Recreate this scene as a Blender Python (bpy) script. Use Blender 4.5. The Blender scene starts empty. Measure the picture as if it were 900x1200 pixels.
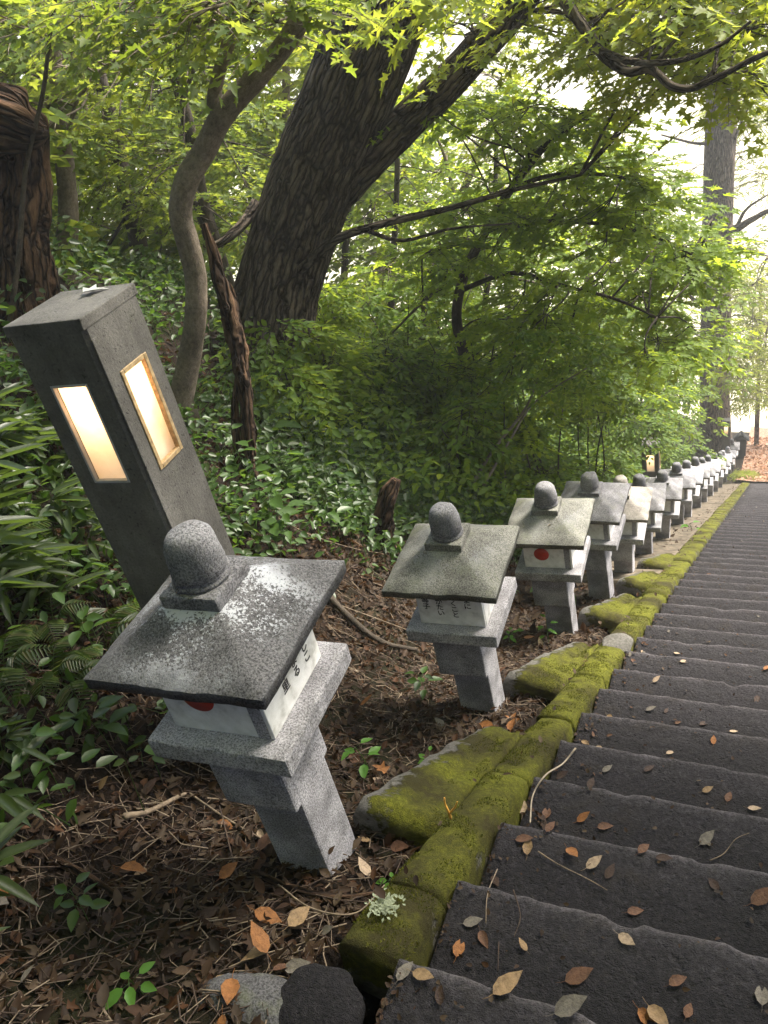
import bpy, bmesh, math, random
import numpy as np
from mathutils import Matrix, Vector

# ------------------------------------------------------------------ camera, sky, sun, exposure
scene = bpy.context.scene
col = scene.collection
CAM = np.array([0.0, 0.0, 1.4275])
ROT = np.array([[0.9059657782, 0.0398351787, -0.4214726174],
                [0.3675781682, -0.5679266842, 0.7364411529],
                [-0.2100292812, -0.8221146148, -0.5291646824]])
cam_d = bpy.data.cameras.new('camera')
cam_d.sensor_fit = 'VERTICAL'
cam_d.sensor_height = 36.0
cam_d.lens = 970.0 / 1200.0 * 36.0
cam_d.clip_start = 0.05
cam_d.clip_end = 6000.0
cam = bpy.data.objects.new('camera', cam_d)
col.objects.link(cam)
m = Matrix.Identity(4)
for i in range(3):
    m[i][0] = ROT[i][0]
    m[i][1] = -ROT[i][1]
    m[i][2] = -ROT[i][2]
    m[i][3] = CAM[i]
cam.matrix_world = m
scene.camera = cam

SUN_EL, SUN_AZ = 50.0, 38.0          # azimuth from +Y (down the stairs) towards +X
SUN_STRENGTH, SKY_STRENGTH, EXPOSURE = 4.4, 0.115, 1.85
world = bpy.data.worlds.new('World')
scene.world = world
world.use_nodes = True
wn = world.node_tree
sky = wn.nodes.new('ShaderNodeTexSky')
sky.sky_type = 'NISHITA'
sky.sun_disc = False
sky.sun_elevation = math.radians(SUN_EL)
sky.sun_rotation = math.radians(SUN_AZ)
sky.dust_density = 3.0
bg = wn.nodes['Background']
bg.inputs['Strength'].default_value = SKY_STRENGTH
wn.links.new(sky.outputs['Color'], bg.inputs['Color'])
sun_d = bpy.data.lights.new('sun', 'SUN')
sun_d.energy = SUN_STRENGTH
sun_d.angle = math.radians(14.0)
sun_d.color = (1.0, 0.94, 0.82)
sun = bpy.data.objects.new('sun', sun_d)
col.objects.link(sun)
to_sun = Vector((math.sin(math.radians(SUN_AZ)) * math.cos(math.radians(SUN_EL)),
                 math.cos(math.radians(SUN_AZ)) * math.cos(math.radians(SUN_EL)),
                 math.sin(math.radians(SUN_EL))))
sun.rotation_euler = to_sun.to_track_quat('Z', 'Y').to_euler()
vs = scene.view_settings
vs.view_transform = 'Standard'
vs.look = 'None'
vs.gamma = 1.0
vs.use_curve_mapping = False
vs.exposure = EXPOSURE
try:
    scene.cycles.max_bounces = 9
    scene.cycles.diffuse_bounces = 6
    scene.cycles.transmission_bounces = 5
    scene.cycles.use_denoising = True
    scene.cycles.sample_clamp_indirect = 6.0
except Exception:
    pass

RNG = np.random.default_rng(11)
random.seed(5)


def at(px, py, d):
    """The point seen at pixel (px, py) of the 900x1200 photograph, d metres away on the level."""
    v = ROT @ np.array([px - 450.0, py - 600.0, 970.0])
    return CAM + v / math.hypot(v[0], v[1]) * d


# ------------------------------------------------------------------ small numeric helpers
def _hash(ix, iy, iz, seed):
    h = (ix * 374761393 + iy * 668265263 + iz * 2147483647 + seed * 1274126177) & 0xFFFFFFFF
    h = ((h ^ (h >> 13)) * 1274126177) & 0xFFFFFFFF
    return ((h ^ (h >> 16)) & 0xFFFF) / 65535.0


def vnoise(p, seed=0):
    p = np.asarray(p, float)
    i = np.floor(p).astype(np.int64)
    f = p - i
    f = f * f * (3 - 2 * f)
    r = 0
    for a in (0, 1):
        for b in (0, 1):
            for c in (0, 1):
                w = (f[..., 0] if a else 1 - f[..., 0]) * (f[..., 1] if b else 1 - f[..., 1]) * (f[..., 2] if c else 1 - f[..., 2])
                r = r + w * _hash(i[..., 0] + a, i[..., 1] + b, i[..., 2] + c, seed)
    return r * 2 - 1


def fbm(p, seed=0, octs=3):
    r, a, s = 0, 1.0, 0
    for o in range(octs):
        r = r + a * vnoise(np.asarray(p) * (2.03 ** o), seed + o * 7)
        s += a
        a *= 0.5
    return r / s


def norm(v):
    v = np.asarray(v, float)
    return v / np.maximum(np.linalg.norm(v, axis=-1, keepdims=True), 1e-9)


def smooth_path(pts, n):
    """Catmull-Rom through pts (k x m), n samples."""
    pts = np.asarray(pts, float)
    P = np.vstack([2 * pts[0] - pts[1], pts, 2 * pts[-1] - pts[-2]])
    k = len(pts) - 1
    t = np.linspace(0, k - 1e-6, n)
    i = t.astype(int)
    f = (t - i)[:, None]
    a, b, c, d = P[i], P[i + 1], P[i + 2], P[i + 3]
    return 0.5 * ((2 * b) + (c - a) * f + (2 * a - 5 * b + 4 * c - d) * f ** 2 + (3 * b - a - 3 * c + d) * f ** 3)


SLOPE = 0.5796
Y_END = 21.65        # the last step
Y_FLAT = 25.0        # where the path below it grows less steep


def plane_z(y):
    y = np.asarray(y, float)
    z = -SLOPE * np.minimum(y, Y_FLAT)
    z = z - 0.40 * np.clip(y - Y_FLAT, 0, 11)
    z = z - 0.75 * np.clip(y - Y_FLAT - 11, 0, None)
    return z


def kerb_x(y):
    return -0.77 + 0.0115 * np.clip(y, 0, 22)


def sstep(a, b, x):
    t = np.clip((np.asarray(x, float) - a) / (b - a), 0, 1)
    return t * t * (3 - 2 * t)


def ground_z(x, y):
    x = np.asarray(x, float)
    y = np.asarray(y, float)
    u = np.clip(-x - 1.62, 0, None)
    up = 0.80 * (np.sqrt(np.minimum(u, 4.4) ** 2 + 0.05) - 0.2236) + 0.12 * np.clip(u - 4.4, 0, 30)
    ur = np.clip(x - 3.0, 0, None)
    upr = 0.55 * np.minimum(ur, 5)
    z = plane_z(y) + (up + upr) * (1 - 0.55 * sstep(24, 40, y))
    inside = sstep(-0.98, -0.86, x) * (1 - sstep(2.5, 2.62, x)) * (1 - sstep(Y_END - 0.5, Y_END - 0.1, y))
    z = z - 0.42 * inside
    z = z - 0.11 * (1 - inside) * (1 - sstep(20.5, 22, y))
    p = np.stack([x, y, 0 * x], -1)
    off = sstep(1.5, 2.6, -x) + sstep(3.2, 5, x)
    z = z + 0.02 * fbm(p * 5.0, 3) * (1 - inside) + 0.14 * fbm(p * 0.9, 9) * np.minimum(off, 1) + 0.25 * fbm(p * 0.27, 19) * np.minimum(off, 1)
    return z


# ------------------------------------------------------------------ objects
def link(o, parent=None, label=None, cat=None, group=None, kind=None):
    col.objects.link(o)
    if parent is not None:
        o.parent = parent
    if label:
        o['label'] = label
    if cat:
        o['category'] = cat
    if group:
        o['group'] = group
    if kind:
        o['kind'] = kind
    return o


def empty(name, loc=(0, 0, 0), rz=0.0, **k):
    o = bpy.data.objects.new(name, None)
    o.empty_display_size = 0.1
    o.location = loc
    o.rotation_euler = (0, 0, rz)
    return link(o, **k)


class MB:
    """Collects vertices and faces; build() makes one mesh object."""

    def __init__(self):
        self.v = []
        self.f = []            # list of (n x k int arrays)
        self.n = 0
        self.attr = []
        self.uvw = []

    def add(self, verts, faces, attr=None, uvw=None):
        verts = np.asarray(verts, float).reshape(-1, 3)
        if not isinstance(faces, (list, tuple)):
            faces = [faces]
        for fa in faces:
            fa = np.asarray(fa, np.int64)
            if fa.size:
                self.f.append(fa + self.n)
        self.v.append(verts)
        self.attr.append(np.zeros(len(verts)) if attr is None else np.asarray(attr, float))
        self.uvw.append(verts if uvw is None else uvw)
        self.n += len(verts)
        return self

    def mesh(self, name, mat, smooth=False, attr=None):
        me = bpy.data.meshes.new(name)
        v = np.concatenate(self.v) if self.v else np.zeros((0, 3))
        sizes = np.concatenate([np.full(len(f), f.shape[1], np.int32) for f in self.f])
        loops = np.concatenate([f.reshape(-1) for f in self.f]).astype(np.int32)
        me.vertices.add(len(v))
        me.vertices.foreach_set('co', v.astype(np.float32).reshape(-1))
        me.loops.add(len(loops))
        me.loops.foreach_set('vertex_index', loops)
        me.polygons.add(len(sizes))
        starts = np.concatenate([[0], np.cumsum(sizes)[:-1]]).astype(np.int32)
        me.polygons.foreach_set('loop_start', starts)
        try:
            me.polygons.foreach_set('loop_total', sizes)
        except Exception:
            pass
        if smooth:
            me.polygons.foreach_set('use_smooth', np.ones(len(sizes), bool))
        me.update(calc_edges=True)
        me.validate()
        if attr:
            a = me.attributes.new(attr, 'FLOAT', 'POINT')
            a.data.foreach_set('value', np.concatenate(self.attr).astype(np.float32))
        if attr == 'bark':
            me.attributes.remove(me.attributes['bark'])
            a = me.attributes.new('bark', 'FLOAT_VECTOR', 'POINT')
            a.data.foreach_set('vector', np.concatenate(self.uvw).astype(np.float32).reshape(-1))
        if mat is not None:
            me.materials.append(mat)
        return me

    def build(self, name, mat, parent=None, smooth=False, attr=None, **k):
        o = bpy.data.objects.new(name, self.mesh(name, mat, smooth, attr))
        return link(o, parent, **k)


def box_mesh(name, x0, x1, y0, y1, z0, z1, mat, bev=0.006, segs=2, rough=0.0, seed=0, cuts=0):
    bm = bmesh.new()
    bmesh.ops.create_cube(bm, size=1.0)
    for v in bm.verts:
        v.co = Vector((x0 + (v.co.x + 0.5) * (x1 - x0), y0 + (v.co.y + 0.5) * (y1 - y0), z0 + (v.co.z + 0.5) * (z1 - z0)))
    if bev > 0:
        bmesh.ops.bevel(bm, geom=bm.edges[:], offset=bev, segments=segs, affect='EDGES', profile=0.6)
    if cuts:
        bmesh.ops.subdivide_edges(bm, edges=[e for e in bm.edges if e.calc_length() > 0.03], cuts=cuts, use_grid_fill=True)
    if rough:
        P = np.array([v.co[:] for v in bm.verts])
        D = np.stack([fbm(P * 22 + k * 17.3, seed + k) for k in range(3)], 1) * rough
        for v, d in zip(bm.verts, D):
            v.co += Vector(d)
    me = bpy.data.meshes.new(name)
    bm.to_mesh(me)
    bm.free()
    me.materials.append(mat)
    return me


def box(name, x0, x1, y0, y1, z0, z1, mat, parent=None, bev=0.006, rough=0.0, seed=0, cuts=0, segs=2, **k):
    o = bpy.data.objects.new(name, box_mesh(name, x0, x1, y0, y1, z0, z1, mat, bev, segs, rough, seed, cuts))
    return link(o, parent, **k)


def tube(mb, pts, radii, seg=8, rough=0.0, ridge=0.0, seed=0, nridge=14, cap=True, attr=None):
    """A tapered tube along pts; rough = lumps, ridge = bark furrows that run along the stem."""
    pts = np.asarray(pts, float)
    n = len(pts)
    radii = np.broadcast_to(np.asarray(radii, float), (n,))
    T = norm(np.gradient(pts, axis=0))
    ref = np.array([0.31, 0.87, 0.37])
    A = np.zeros((n, 3))
    a = norm(np.cross(T[0], ref))
    for i in range(n):
        a = norm(a - T[i] * (a @ T[i]))
        A[i] = a
    B = np.cross(T, A)
    th = np.linspace(0, 2 * math.pi, seg, endpoint=False)
    c, s = np.cos(th), np.sin(th)
    dirs = A[:, None, :] * c[None, :, None] + B[:, None, :] * s[None, :, None]
    R = np.repeat(radii[:, None], seg, 1)
    if rough or ridge:
        L = np.concatenate([[0], np.cumsum(np.linalg.norm(np.diff(pts, axis=0), axis=1))])
        q = np.stack([np.repeat(c[None], n, 0) * 1.5, np.repeat(s[None], n, 0) * 1.5, np.repeat(L[:, None], seg, 1) / np.maximum(radii.mean(), .01) * 0.5], -1)
        if rough:
            R = R * (1 + rough * fbm(q, seed, 3))
        if ridge:
            k = nridge / (2 * math.pi)
            q2 = np.stack([np.repeat(c[None], n, 0) * k * 1.2, np.repeat(s[None], n, 0) * k * 1.2, np.repeat(L[:, None], seg, 1) * 1.6], -1)
            w = np.abs(vnoise(q2, seed + 3)) * 0.65 + np.abs(vnoise(q2 * 2.1, seed + 5)) * 0.35
            R = R * (1 + ridge * (1 - 2.2 * (1 - np.minimum(w * 2.4, 1)) ** 2 * 0.8))
    V = pts[:, None, :] + dirs * R[..., None]
    idx = np.arange(n * seg).reshape(n, seg)
    i0 = idx[:-1]
    i1 = idx[1:]
    F = np.stack([i0, np.roll(i0, -1, 1), np.roll(i1, -1, 1), i1], -1).reshape(-1, 4)
    V = V.reshape(-1, 3)
    fs = [F]
    Lb = np.concatenate([[0], np.cumsum(np.linalg.norm(np.diff(pts, axis=0), axis=1))])
    uv = np.stack([np.repeat(c[None], n, 0) * radii.mean(), np.repeat(s[None], n, 0) * radii.mean(), np.repeat(Lb[:, None], seg, 1)], -1).reshape(-1, 3) + seed * 1.37
    if cap:
        uv = np.vstack([uv, uv[-1:], uv[:1]])
        V = np.vstack([V, pts[-1] + T[-1] * radii[-1] * 0.3, pts[0]])
        e = n * seg
        l = idx[-1]
        f0 = idx[0]
        fs.append(np.stack([l, np.roll(l, -1), np.full(seg, e)], 1))
        fs.append(np.stack([np.roll(f0, -1), f0, np.full(seg, e + 1)], 1))
    mb.add(V, fs, None if attr is None else np.full(len(V), attr), uv)


# ------------------------------------------------------------------ leaves
def leaf_template(half, fold=0.25, curl=0.12):
    half = np.array(half, float)
    k = len(half) - 2
    v = [[0, 0, 0], [1, 0, -curl]]
    for sgn in (1, -1):
        for x, y in half[1:-1]:
            v.append([x, sgn * y, fold * y - curl * x * x])
    v = np.array(v)
    fa = [0] + list(range(2, 2 + k)) + [1]
    fb = [1] + list(range(2 + 2 * k - 1, 2 + k - 1, -1)) + [0]
    return v, np.array([fa[::-1], fb[::-1]])


MAPLE = leaf_template([(0, 0), (-0.02, .40), (.24, .2), (.50, .47), (.52, .16), (.78, .11), (1, 0)])
OVATE = leaf_template([(0, 0), (.16, .2), (.42, .28), (.72, .18), (1, 0)], .3, .15)
LANCE = leaf_template([(0, 0), (.14, .06), (.42, .085), (.78, .05), (1, 0)], .5, .35)
BLADE = leaf_template([(0, 0), (.10, .07), (.35, .105), (.70, .075), (1, 0)], .35, .25)
RHOMB = leaf_template([(0, 0), (.42, .3), (1, 0)], .25, .1)


def put_leaves(mb, tmpl, pos, a, n, size):
    """Leaves at pos, pointing along a, facing n."""
    tv, tf = tmpl
    a = norm(a)
    n = norm(n - a * np.sum(n * a, -1, keepdims=True))
    b = np.cross(n, a)
    size = np.broadcast_to(np.asarray(size, float), (len(pos),))
    V = pos[:, None, :] + size[:, None, None] * (tv[None, :, 0:1] * a[:, None, :] + tv[None, :, 1:2] * b[:, None, :] + tv[None, :, 2:3] * n[:, None, :])
    F = (np.arange(len(pos)) * len(tv))[:, None, None] + tf[None]
    mb.add(V.reshape(-1, 3), F.reshape(-1, tf.shape[1]))


def sprays(mbl, mbw, org, dirs, length, nleaf, tmpl, lsize, rng, droop=0.25, nrm_noise=0.35, wood=0.0035, upvec=None):
    """Twigs from org along dirs, each with nleaf leaves set alternately in one nearly level plane."""
    N = len(org)
    dirs = norm(dirs)
    length = np.broadcast_to(np.asarray(length, float), (N,))
    up = np.tile([0, 0, 1.0], (N, 1)) if upvec is None else upvec
    up = norm(up + rng.normal(0, .22, (N, 3)))
    up = norm(up - dirs * np.sum(up * dirs, -1, keepdims=True))
    side = np.cross(up, dirs)
    t = np.linspace(0.12, 1.0, nleaf)[None, :] + rng.normal(0, .02, (N, nleaf))
    P = org[:, None] + dirs[:, None] * (t * length[:, None])[..., None]
    P[..., 2] -= droop * (t ** 2) * length[:, None]
    sg = np.where(np.arange(nleaf) % 2 == 0, 1.0, -1.0)
    sp = rng.uniform(.5, 1.25, (N, nleaf)) * sg[None]
    sp[:, -1] *= 0.15
    a = dirs[:, None] * np.cos(sp)[..., None] + side[:, None] * np.sin(sp)[..., None]
    a[..., 2] -= droop * 0.8
    nn = up[:, None] + rng.normal(0, nrm_noise, (N, nleaf, 3))
    sz = lsize * rng.uniform(.65, 1.25, (N, nleaf))
    P = P + a * (0.25 * sz)[..., None]
    put_leaves(mbl, tmpl, P.reshape(-1, 3), a.reshape(-1, 3), nn.reshape(-1, 3), sz.reshape(-1))
    if mbw is not None and wood:
        tt = np.array([0, .5, 1.0])
        C = org[:, None] + dirs[:, None] * (tt[None] * length[:, None])[..., None]
        C[..., 2] -= droop * (tt ** 2)[None] * length[:, None]
        r = np.array([1, .7, .3]) * wood
        ang = np.array([0, 2.094, 4.189])
        ring = side[:, None, None] * np.cos(ang)[None, None, :, None] + up[:, None, None] * np.sin(ang)[None, None, :, None]
        V = C[:, :, None] + ring * r[None, :, None, None]
        q = []
        for k in (0, 1):
            for j in range(3):
                q.append([k * 3 + j, k * 3 + (j + 1) % 3, k * 3 + 3 + (j + 1) % 3, k * 3 + 3 + j])
        F = (np.arange(N) * 9)[:, None, None] + np.array(q)[None]
        mbw.add(V.reshape(-1, 3), F.reshape(-1, 4))


def clumps(mbl, mbw, centers, rad, ntwig, nleaf, tmpl, lsize, rng, limbs=None, flat=0.3, tlen=0.45, droop=0.25, nrm_noise=.35, br=0.012):
    """Flattened leafy layers round each centre, each joined to the nearest limb by a thin curved branch."""
    centers = np.asarray(centers, float)
    rad = np.broadcast_to(np.asarray(rad, float), (len(centers),))
    O, D, Ls = [], [], []
    for c, r in zip(centers, rad):
        u = norm(rng.normal(0, 1, (ntwig, 3))) * (rng.uniform(0, 1, (ntwig, 1)) ** .5) * r
        u[:, 2] *= flat
        # a layer hangs lower at its rim
        u[:, 2] -= 0.18 * (u[:, 0] ** 2 + u[:, 1] ** 2) / max(r, .01)
        O.append(c + u)
        d = u * 1.0 + rng.normal(0, .45 * r, (ntwig, 3))
        d[:, 2] *= 0.25
        D.append(d)
        Ls.append(rng.uniform(.6, 1.3, ntwig) * tlen)
        if limbs is not None and mbw is not None:
            j = np.argmin(np.linalg.norm(limbs - c, axis=1))
            s = limbs[j]
            mid = (s + c) / 2 + rng.normal(0, .06 * np.linalg.norm(c - s) + .01, 3) + np.array([0, 0, .1 * np.linalg.norm(c - s)])
            tube(mbw, smooth_path([s, mid, c], 7), np.linspace(br, br * .45, 7), 5)
            for k in range(4):
                e = c + u[k]
                tube(mbw, smooth_path([c * .6 + mid * .4, (c + e) / 2 + rng.normal(0, .04, 3), e], 5), np.linspace(br * .5, br * .2, 5), 4)
    sprays(mbl, mbw, np.concatenate(O), np.concatenate(D), np.concatenate(Ls), nleaf, tmpl, lsize, rng, droop, nrm_noise)


# ------------------------------------------------------------------ materials
class NT:
    def __init__(self, name):
        self.m = bpy.data.materials.new(name)
        self.m.use_nodes = True
        self.t = self.m.node_tree
        self.b = self.t.nodes['Principled BSDF']
        self.o = self.t.nodes['Material Output']

    def n(self, typ, **k):
        x = self.t.nodes.new(typ)
        for a, v in k.items():
            setattr(x, a, v)
        return x

    def l(self, a, b):
        self.t.links.new(a, b)

    def noise(self, scale, detail=4.0, rough=0.55, coord='Object', vec=None):
        x = self.n('ShaderNodeTexNoise')
        x.inputs['Scale'].default_value = scale
        x.inputs['Detail'].default_value = detail
        x.inputs['Roughness'].default_value = rough
        self.l(vec if vec is not None else self.coord(coord), x.inputs['Vector'])
        return x.outputs['Fac']

    def coord(self, which='Object'):
        if not hasattr(self, '_tc'):
            self._tc = self.n('ShaderNodeTexCoord')
        if which == 'World':
            if not hasattr(self, '_g'):
                self._g = self.n('ShaderNodeNewGeometry')
            return self._g.outputs['Position']
        return self._tc.outputs[which]

    def geo(self, out):
        if not hasattr(self, '_g'):
            self._g = self.n('ShaderNodeNewGeometry')
        return self._g.outputs[out]

    def ramp(self, fac, stops, interp='LINEAR'):
        x = self.n('ShaderNodeValToRGB')
        cr = x.color_ramp
        cr.interpolation = interp
        while len(cr.elements) < len(stops):
            cr.elements.new(0.5)
        for e, (p, c) in zip(cr.elements, stops):
            e.position = p
            e.color = (c[0], c[1], c[2], 1) if not np.isscalar(c) else (c, c, c, 1)
        self.l(fac, x.inputs['Fac'])
        return x.outputs['Color']

    def mix(self, fac, a, b, blend='MIX'):
        x = self.n('ShaderNodeMix', data_type='RGBA', blend_type=blend)
        for i, v in ((0, fac), (6, a), (7, b)):
            if hasattr(v, 'links'):
                self.l(v, x.inputs[i])
            elif i == 0:
                x.inputs[0].default_value = v
            else:
                x.inputs[i].default_value = (v[0], v[1], v[2], 1) if not np.isscalar(v) else (v, v, v, 1)
        return x.outputs[2]

    def math(self, op, a, b=0.0):
        x = self.n('ShaderNodeMath', operation=op)
        for i, v in ((0, a), (1, b)):
            if hasattr(v, 'links'):
                self.l(v, x.inputs[i])
            else:
                x.inputs[i].default_value = v
        return x.outputs[0]

    def bump(self, h, strength=0.4, dist=0.01):
        x = self.n('ShaderNodeBump')
        x.inputs['Strength'].default_value = strength
        x.inputs['Distance'].default_value = dist
        self.l(h, x.inputs['Height'])
        self.l(x.outputs['Normal'], self.b.inputs['Normal'])

    def out(self, color, rough=0.8, spec=0.4):
        if hasattr(color, 'links'):
            self.l(color, self.b.inputs['Base Color'])
        else:
            self.b.inputs['Base Color'].default_value = (*color, 1)
        if hasattr(rough, 'links'):
            self.l(rough, self.b.inputs['Roughness'])
        else:
            self.b.inputs['Roughness'].default_value = rough
        self.b.inputs['Specular IOR Level'].default_value = spec
        return self.m


def granite(name, lo, hi, dark=0.35, lichen=0.0, tint=(1.0, .965, 1.03), green=0.10, off=0.0):
    k = NT(name)
    mp = k.n('ShaderNodeMapping')
    mp.inputs['Location'].default_value = (off, off * .7, off * .3)
    k.l(k.coord('Object'), mp.inputs['Vector'])
    v = mp.outputs['Vector']
    g = k.noise(190, 3, .7, vec=v)
    big = k.noise(7, 5, .6, vec=v)
    c = k.ramp(g, [(.34, tuple(lo * dark * t for t in tint)), (.46, tuple(lo * t for t in tint)), (.60, tuple(hi * t for t in tint))])
    stain = k.ramp(big, [(.36, .50), (.62, 1.05)])
    c = k.mix(1.0, c, stain, 'MULTIPLY')
    gm = k.ramp(k.noise(11, 5, .7, vec=v), [(.52, 0.0), (.72, green)])
    c = k.mix(gm, c, (.13, .14, .07))
    if lichen:
        lm = k.ramp(k.math('ADD', k.noise(5.5, 2, .5, vec=v), k.math('MULTIPLY', k.noise(110, 3, .8, vec=v), .9)), [(.96, 0.0), (1.12, lichen)])
        xy = k.n('ShaderNodeVectorMath', operation='MULTIPLY')
        k.l(k.coord('Object'), xy.inputs[0])
        xy.inputs[1].default_value = (1, 1, 0)
        ln = k.n('ShaderNodeVectorMath', operation='LENGTH')
        k.l(xy.outputs[0], ln.inputs[0])
        lm = k.math('MULTIPLY', lm, k.ramp(k.math('ADD', ln.outputs['Value'], k.math('MULTIPLY', k.math('SUBTRACT', k.noise(9, 3, .6, vec=v), .5), .22)), [(.16, 1.0), (.25, .08)]))
        c = k.mix(lm, c, (.40, .41, .45))
    k.bump(k.math('ADD', g, k.math('MULTIPLY', big, .7)), .55, .004)
    return k.out(c, .88, .3)


G_BODY = [granite('granite_post', .30, .52, off=1.0), granite('granite_post_grey', .25, .44, off=5.0), granite('granite_post_pale', .34, .56, green=.08, off=9.0)]
G_ROOF = [granite('granite_roof_lichen', .085, .17, lichen=.95, green=.05, off=2.0), granite('granite_roof_olive', .13, .24, tint=(1, .98, .88), green=.45, lichen=.18, off=3.0),
          granite('granite_roof_grey', .20, .34, green=.35, off=4.0), granite('granite_roof_warm', .27, .42, tint=(1.08, .98, .9), green=.1, off=6.0),
          granite('granite_roof_pale', .33, .52, green=.06, off=7.0), granite('granite_finial', .12, .26, green=.1, lichen=.12, off=8.0)]


def m_panel():
    k = NT('white_panel')
    d = k.ramp(k.noise(16, 5, .6), [(.34, (.44, .43, .40)), (.5, (.70, .69, .67)), (.66, (.82, .81, .80))])
    return k.out(d, .5, .4)


def m_plain(name, c, rough=.7, var=.25, scale=30, spec=.4, bump=0.0):
    k = NT(name)
    n = k.noise(scale, 4, .6)
    cc = k.ramp(n, [(.3, tuple(x * (1 - var) for x in c)), (.7, tuple(x * (1 + var) for x in c))])
    if bump:
        k.bump(n, .5, bump)
    return k.out(cc, rough, spec)


PANEL = m_panel()
RED = m_plain('red_paint', (.50, .035, .015), .55, .12)
INK = m_plain('black_ink', (.025, .023, .025), .6)
WOODF = m_plain('pale_wood_frame', (.36, .25, .13), .6, .4, 60)
METALF = m_plain('dull_metal_frame', (.35, .35, .36), .4, .15, 40)
BLACKP = m_plain('black_paint', (.012, .012, .014), .6)
MIST = None


def m_concrete():
    k = NT('lamp_concrete')
    g = k.noise(120, 4, .7)
    b = k.noise(4.5, 6, .65)
    pit = k.ramp(k.noise(70, 2, .5), [(.27, .55), (.36, 1.0)])
    c = k.ramp(g, [(.3, (.105, .098, .092)), (.7, (.165, .155, .145))])
    c = k.mix(1.0, c, k.ramp(b, [(.34, .62), (.66, 1.18)]), 'MULTIPLY')
    c = k.mix(1.0, c, pit, 'MULTIPLY')
    mp = k.n('ShaderNodeMapping')
    mp.inputs['Scale'].default_value = (1, 1, .08)
    k.l(k.coord('Object'), mp.inputs['Vector'])
    c = k.mix(1.0, c, k.ramp(k.noise(22, 5, .7, vec=mp.outputs['Vector']), [(.35, .88), (.6, 1.06)]), 'MULTIPLY')
    c = k.mix(k.ramp(k.noise(6, 6, .75), [(.56, 0.0), (.74, .45)]), c, (.10, .105, .06))
    k.bump(k.math('ADD', g, pit), .6, .005)
    return k.out(c, .88, .25)


CONC = m_concrete()


def m_pane():
    k = NT('lamp_paper_pane')
    cl = k.ramp(k.noise(9, 4, .6), [(.35, (.86, .80, .70)), (.65, (.95, .92, .86))])
    tr = k.n('ShaderNodeBsdfTranslucent')
    k.l(cl, tr.inputs['Color'])
    mx = k.n('ShaderNodeMixShader')
    mx.inputs[0].default_value = .62
    k.out(cl, .45, .4)
    k.l(k.b.outputs[0], mx.inputs[1])
    k.l(tr.outputs[0], mx.inputs[2])
    k.l(mx.outputs[0], k.o.inputs['Surface'])
    return k.m


PANE = m_pane()


def m_step():
    k = NT('dark_step_stone')
    v = k.coord('World')
    g = k.noise(85, 5, .75, vec=v)
    g2 = k.noise(300, 2, .7, vec=v)
    b = k.noise(2.6, 6, .65, vec=v)
    c = k.ramp(g, [(.32, (.009, .008, .0098)), (.52, (.020, .0175, .021)), (.74, (.055, .048, .056))])
    c = k.mix(1.0, c, k.ramp(b, [(.3, .6), (.7, 1.35)]), 'MULTIPLY')
    wear = k.n('ShaderNodeAttribute', attribute_name='edge')  # worn pale nosing, with lit edge and shaded tread back painted in
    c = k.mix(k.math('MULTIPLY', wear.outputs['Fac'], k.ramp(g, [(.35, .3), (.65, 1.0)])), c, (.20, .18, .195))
    dirt = k.ramp(k.noise(6, 5, .7, vec=v), [(.55, 0.0), (.75, .5)])
    c = k.mix(dirt, c, (.045, .034, .024))
    m2 = k.noise(24, 5, .7, vec=v)
    pit = k.ramp(k.noise(42, 3, .6, vec=v), [(.30, 0.0), (.42, 1.0)])
    k.bump(k.math('ADD', k.math('ADD', k.math('MULTIPLY', g, 1.2), g2), k.math('ADD', k.math('MULTIPLY', m2, 2.4), k.math('MULTIPLY', pit, .8))), 1.0, .016)
    return k.out(c, k.ramp(b, [(.3, .72), (.7, .95)]), .28)


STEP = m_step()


def m_moss():
    """Stone under moss; the vertex attribute 'moss' says how thickly."""
    k = NT('mossy_stone')
    v = k.coord('World')
    a = k.n('ShaderNodeAttribute', attribute_name='moss').outputs['Fac']
    n1 = k.noise(9, 6, .7, vec=v)
    n2 = k.noise(70, 5, .75, vec=v)
    n3 = k.noise(260, 3, .7, vec=v)
    st = k.ramp(n2, [(.3, (.10, .095, .085)), (.7, (.26, .245, .225))])
    st = k.mix(1.0, st, k.ramp(n1, [(.3, .6), (.7, 1.2)]), 'MULTIPLY')
    mo = k.ramp(k.math('ADD', k.math('MULTIPLY', n2, .6), k.math('MULTIPLY', n3, .4)), [(.34, (.028, .032, .005)), (.5, (.105, .110, .013)), (.68, (.25, .235, .028))])
    mo = k.mix(k.ramp(n1, [(.45, 0), (.75, .6)]), mo, (.13, .135, .018))
    mo = k.mix(k.ramp(k.noise(3.1, 5, .7, vec=v), [(.42, 0.0), (.62, .9)]), mo, (.034, .028, .012))
    f = k.math('ADD', k.math('MULTIPLY', a, 1.5), k.math('MULTIPLY', k.math('SUBTRACT', n1, .5), 2.6))
    f = k.ramp(f, [(.42, 0.0), (.62, 1.0)])
    c = k.mix(f, st, mo)
    h = k.math('ADD', k.math('MULTIPLY', f, 1.4), k.math('ADD', n2, n3))
    k.bump(h, .9, .012)
    return k.out(c, .95, .15)


MOSS = m_moss()


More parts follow.
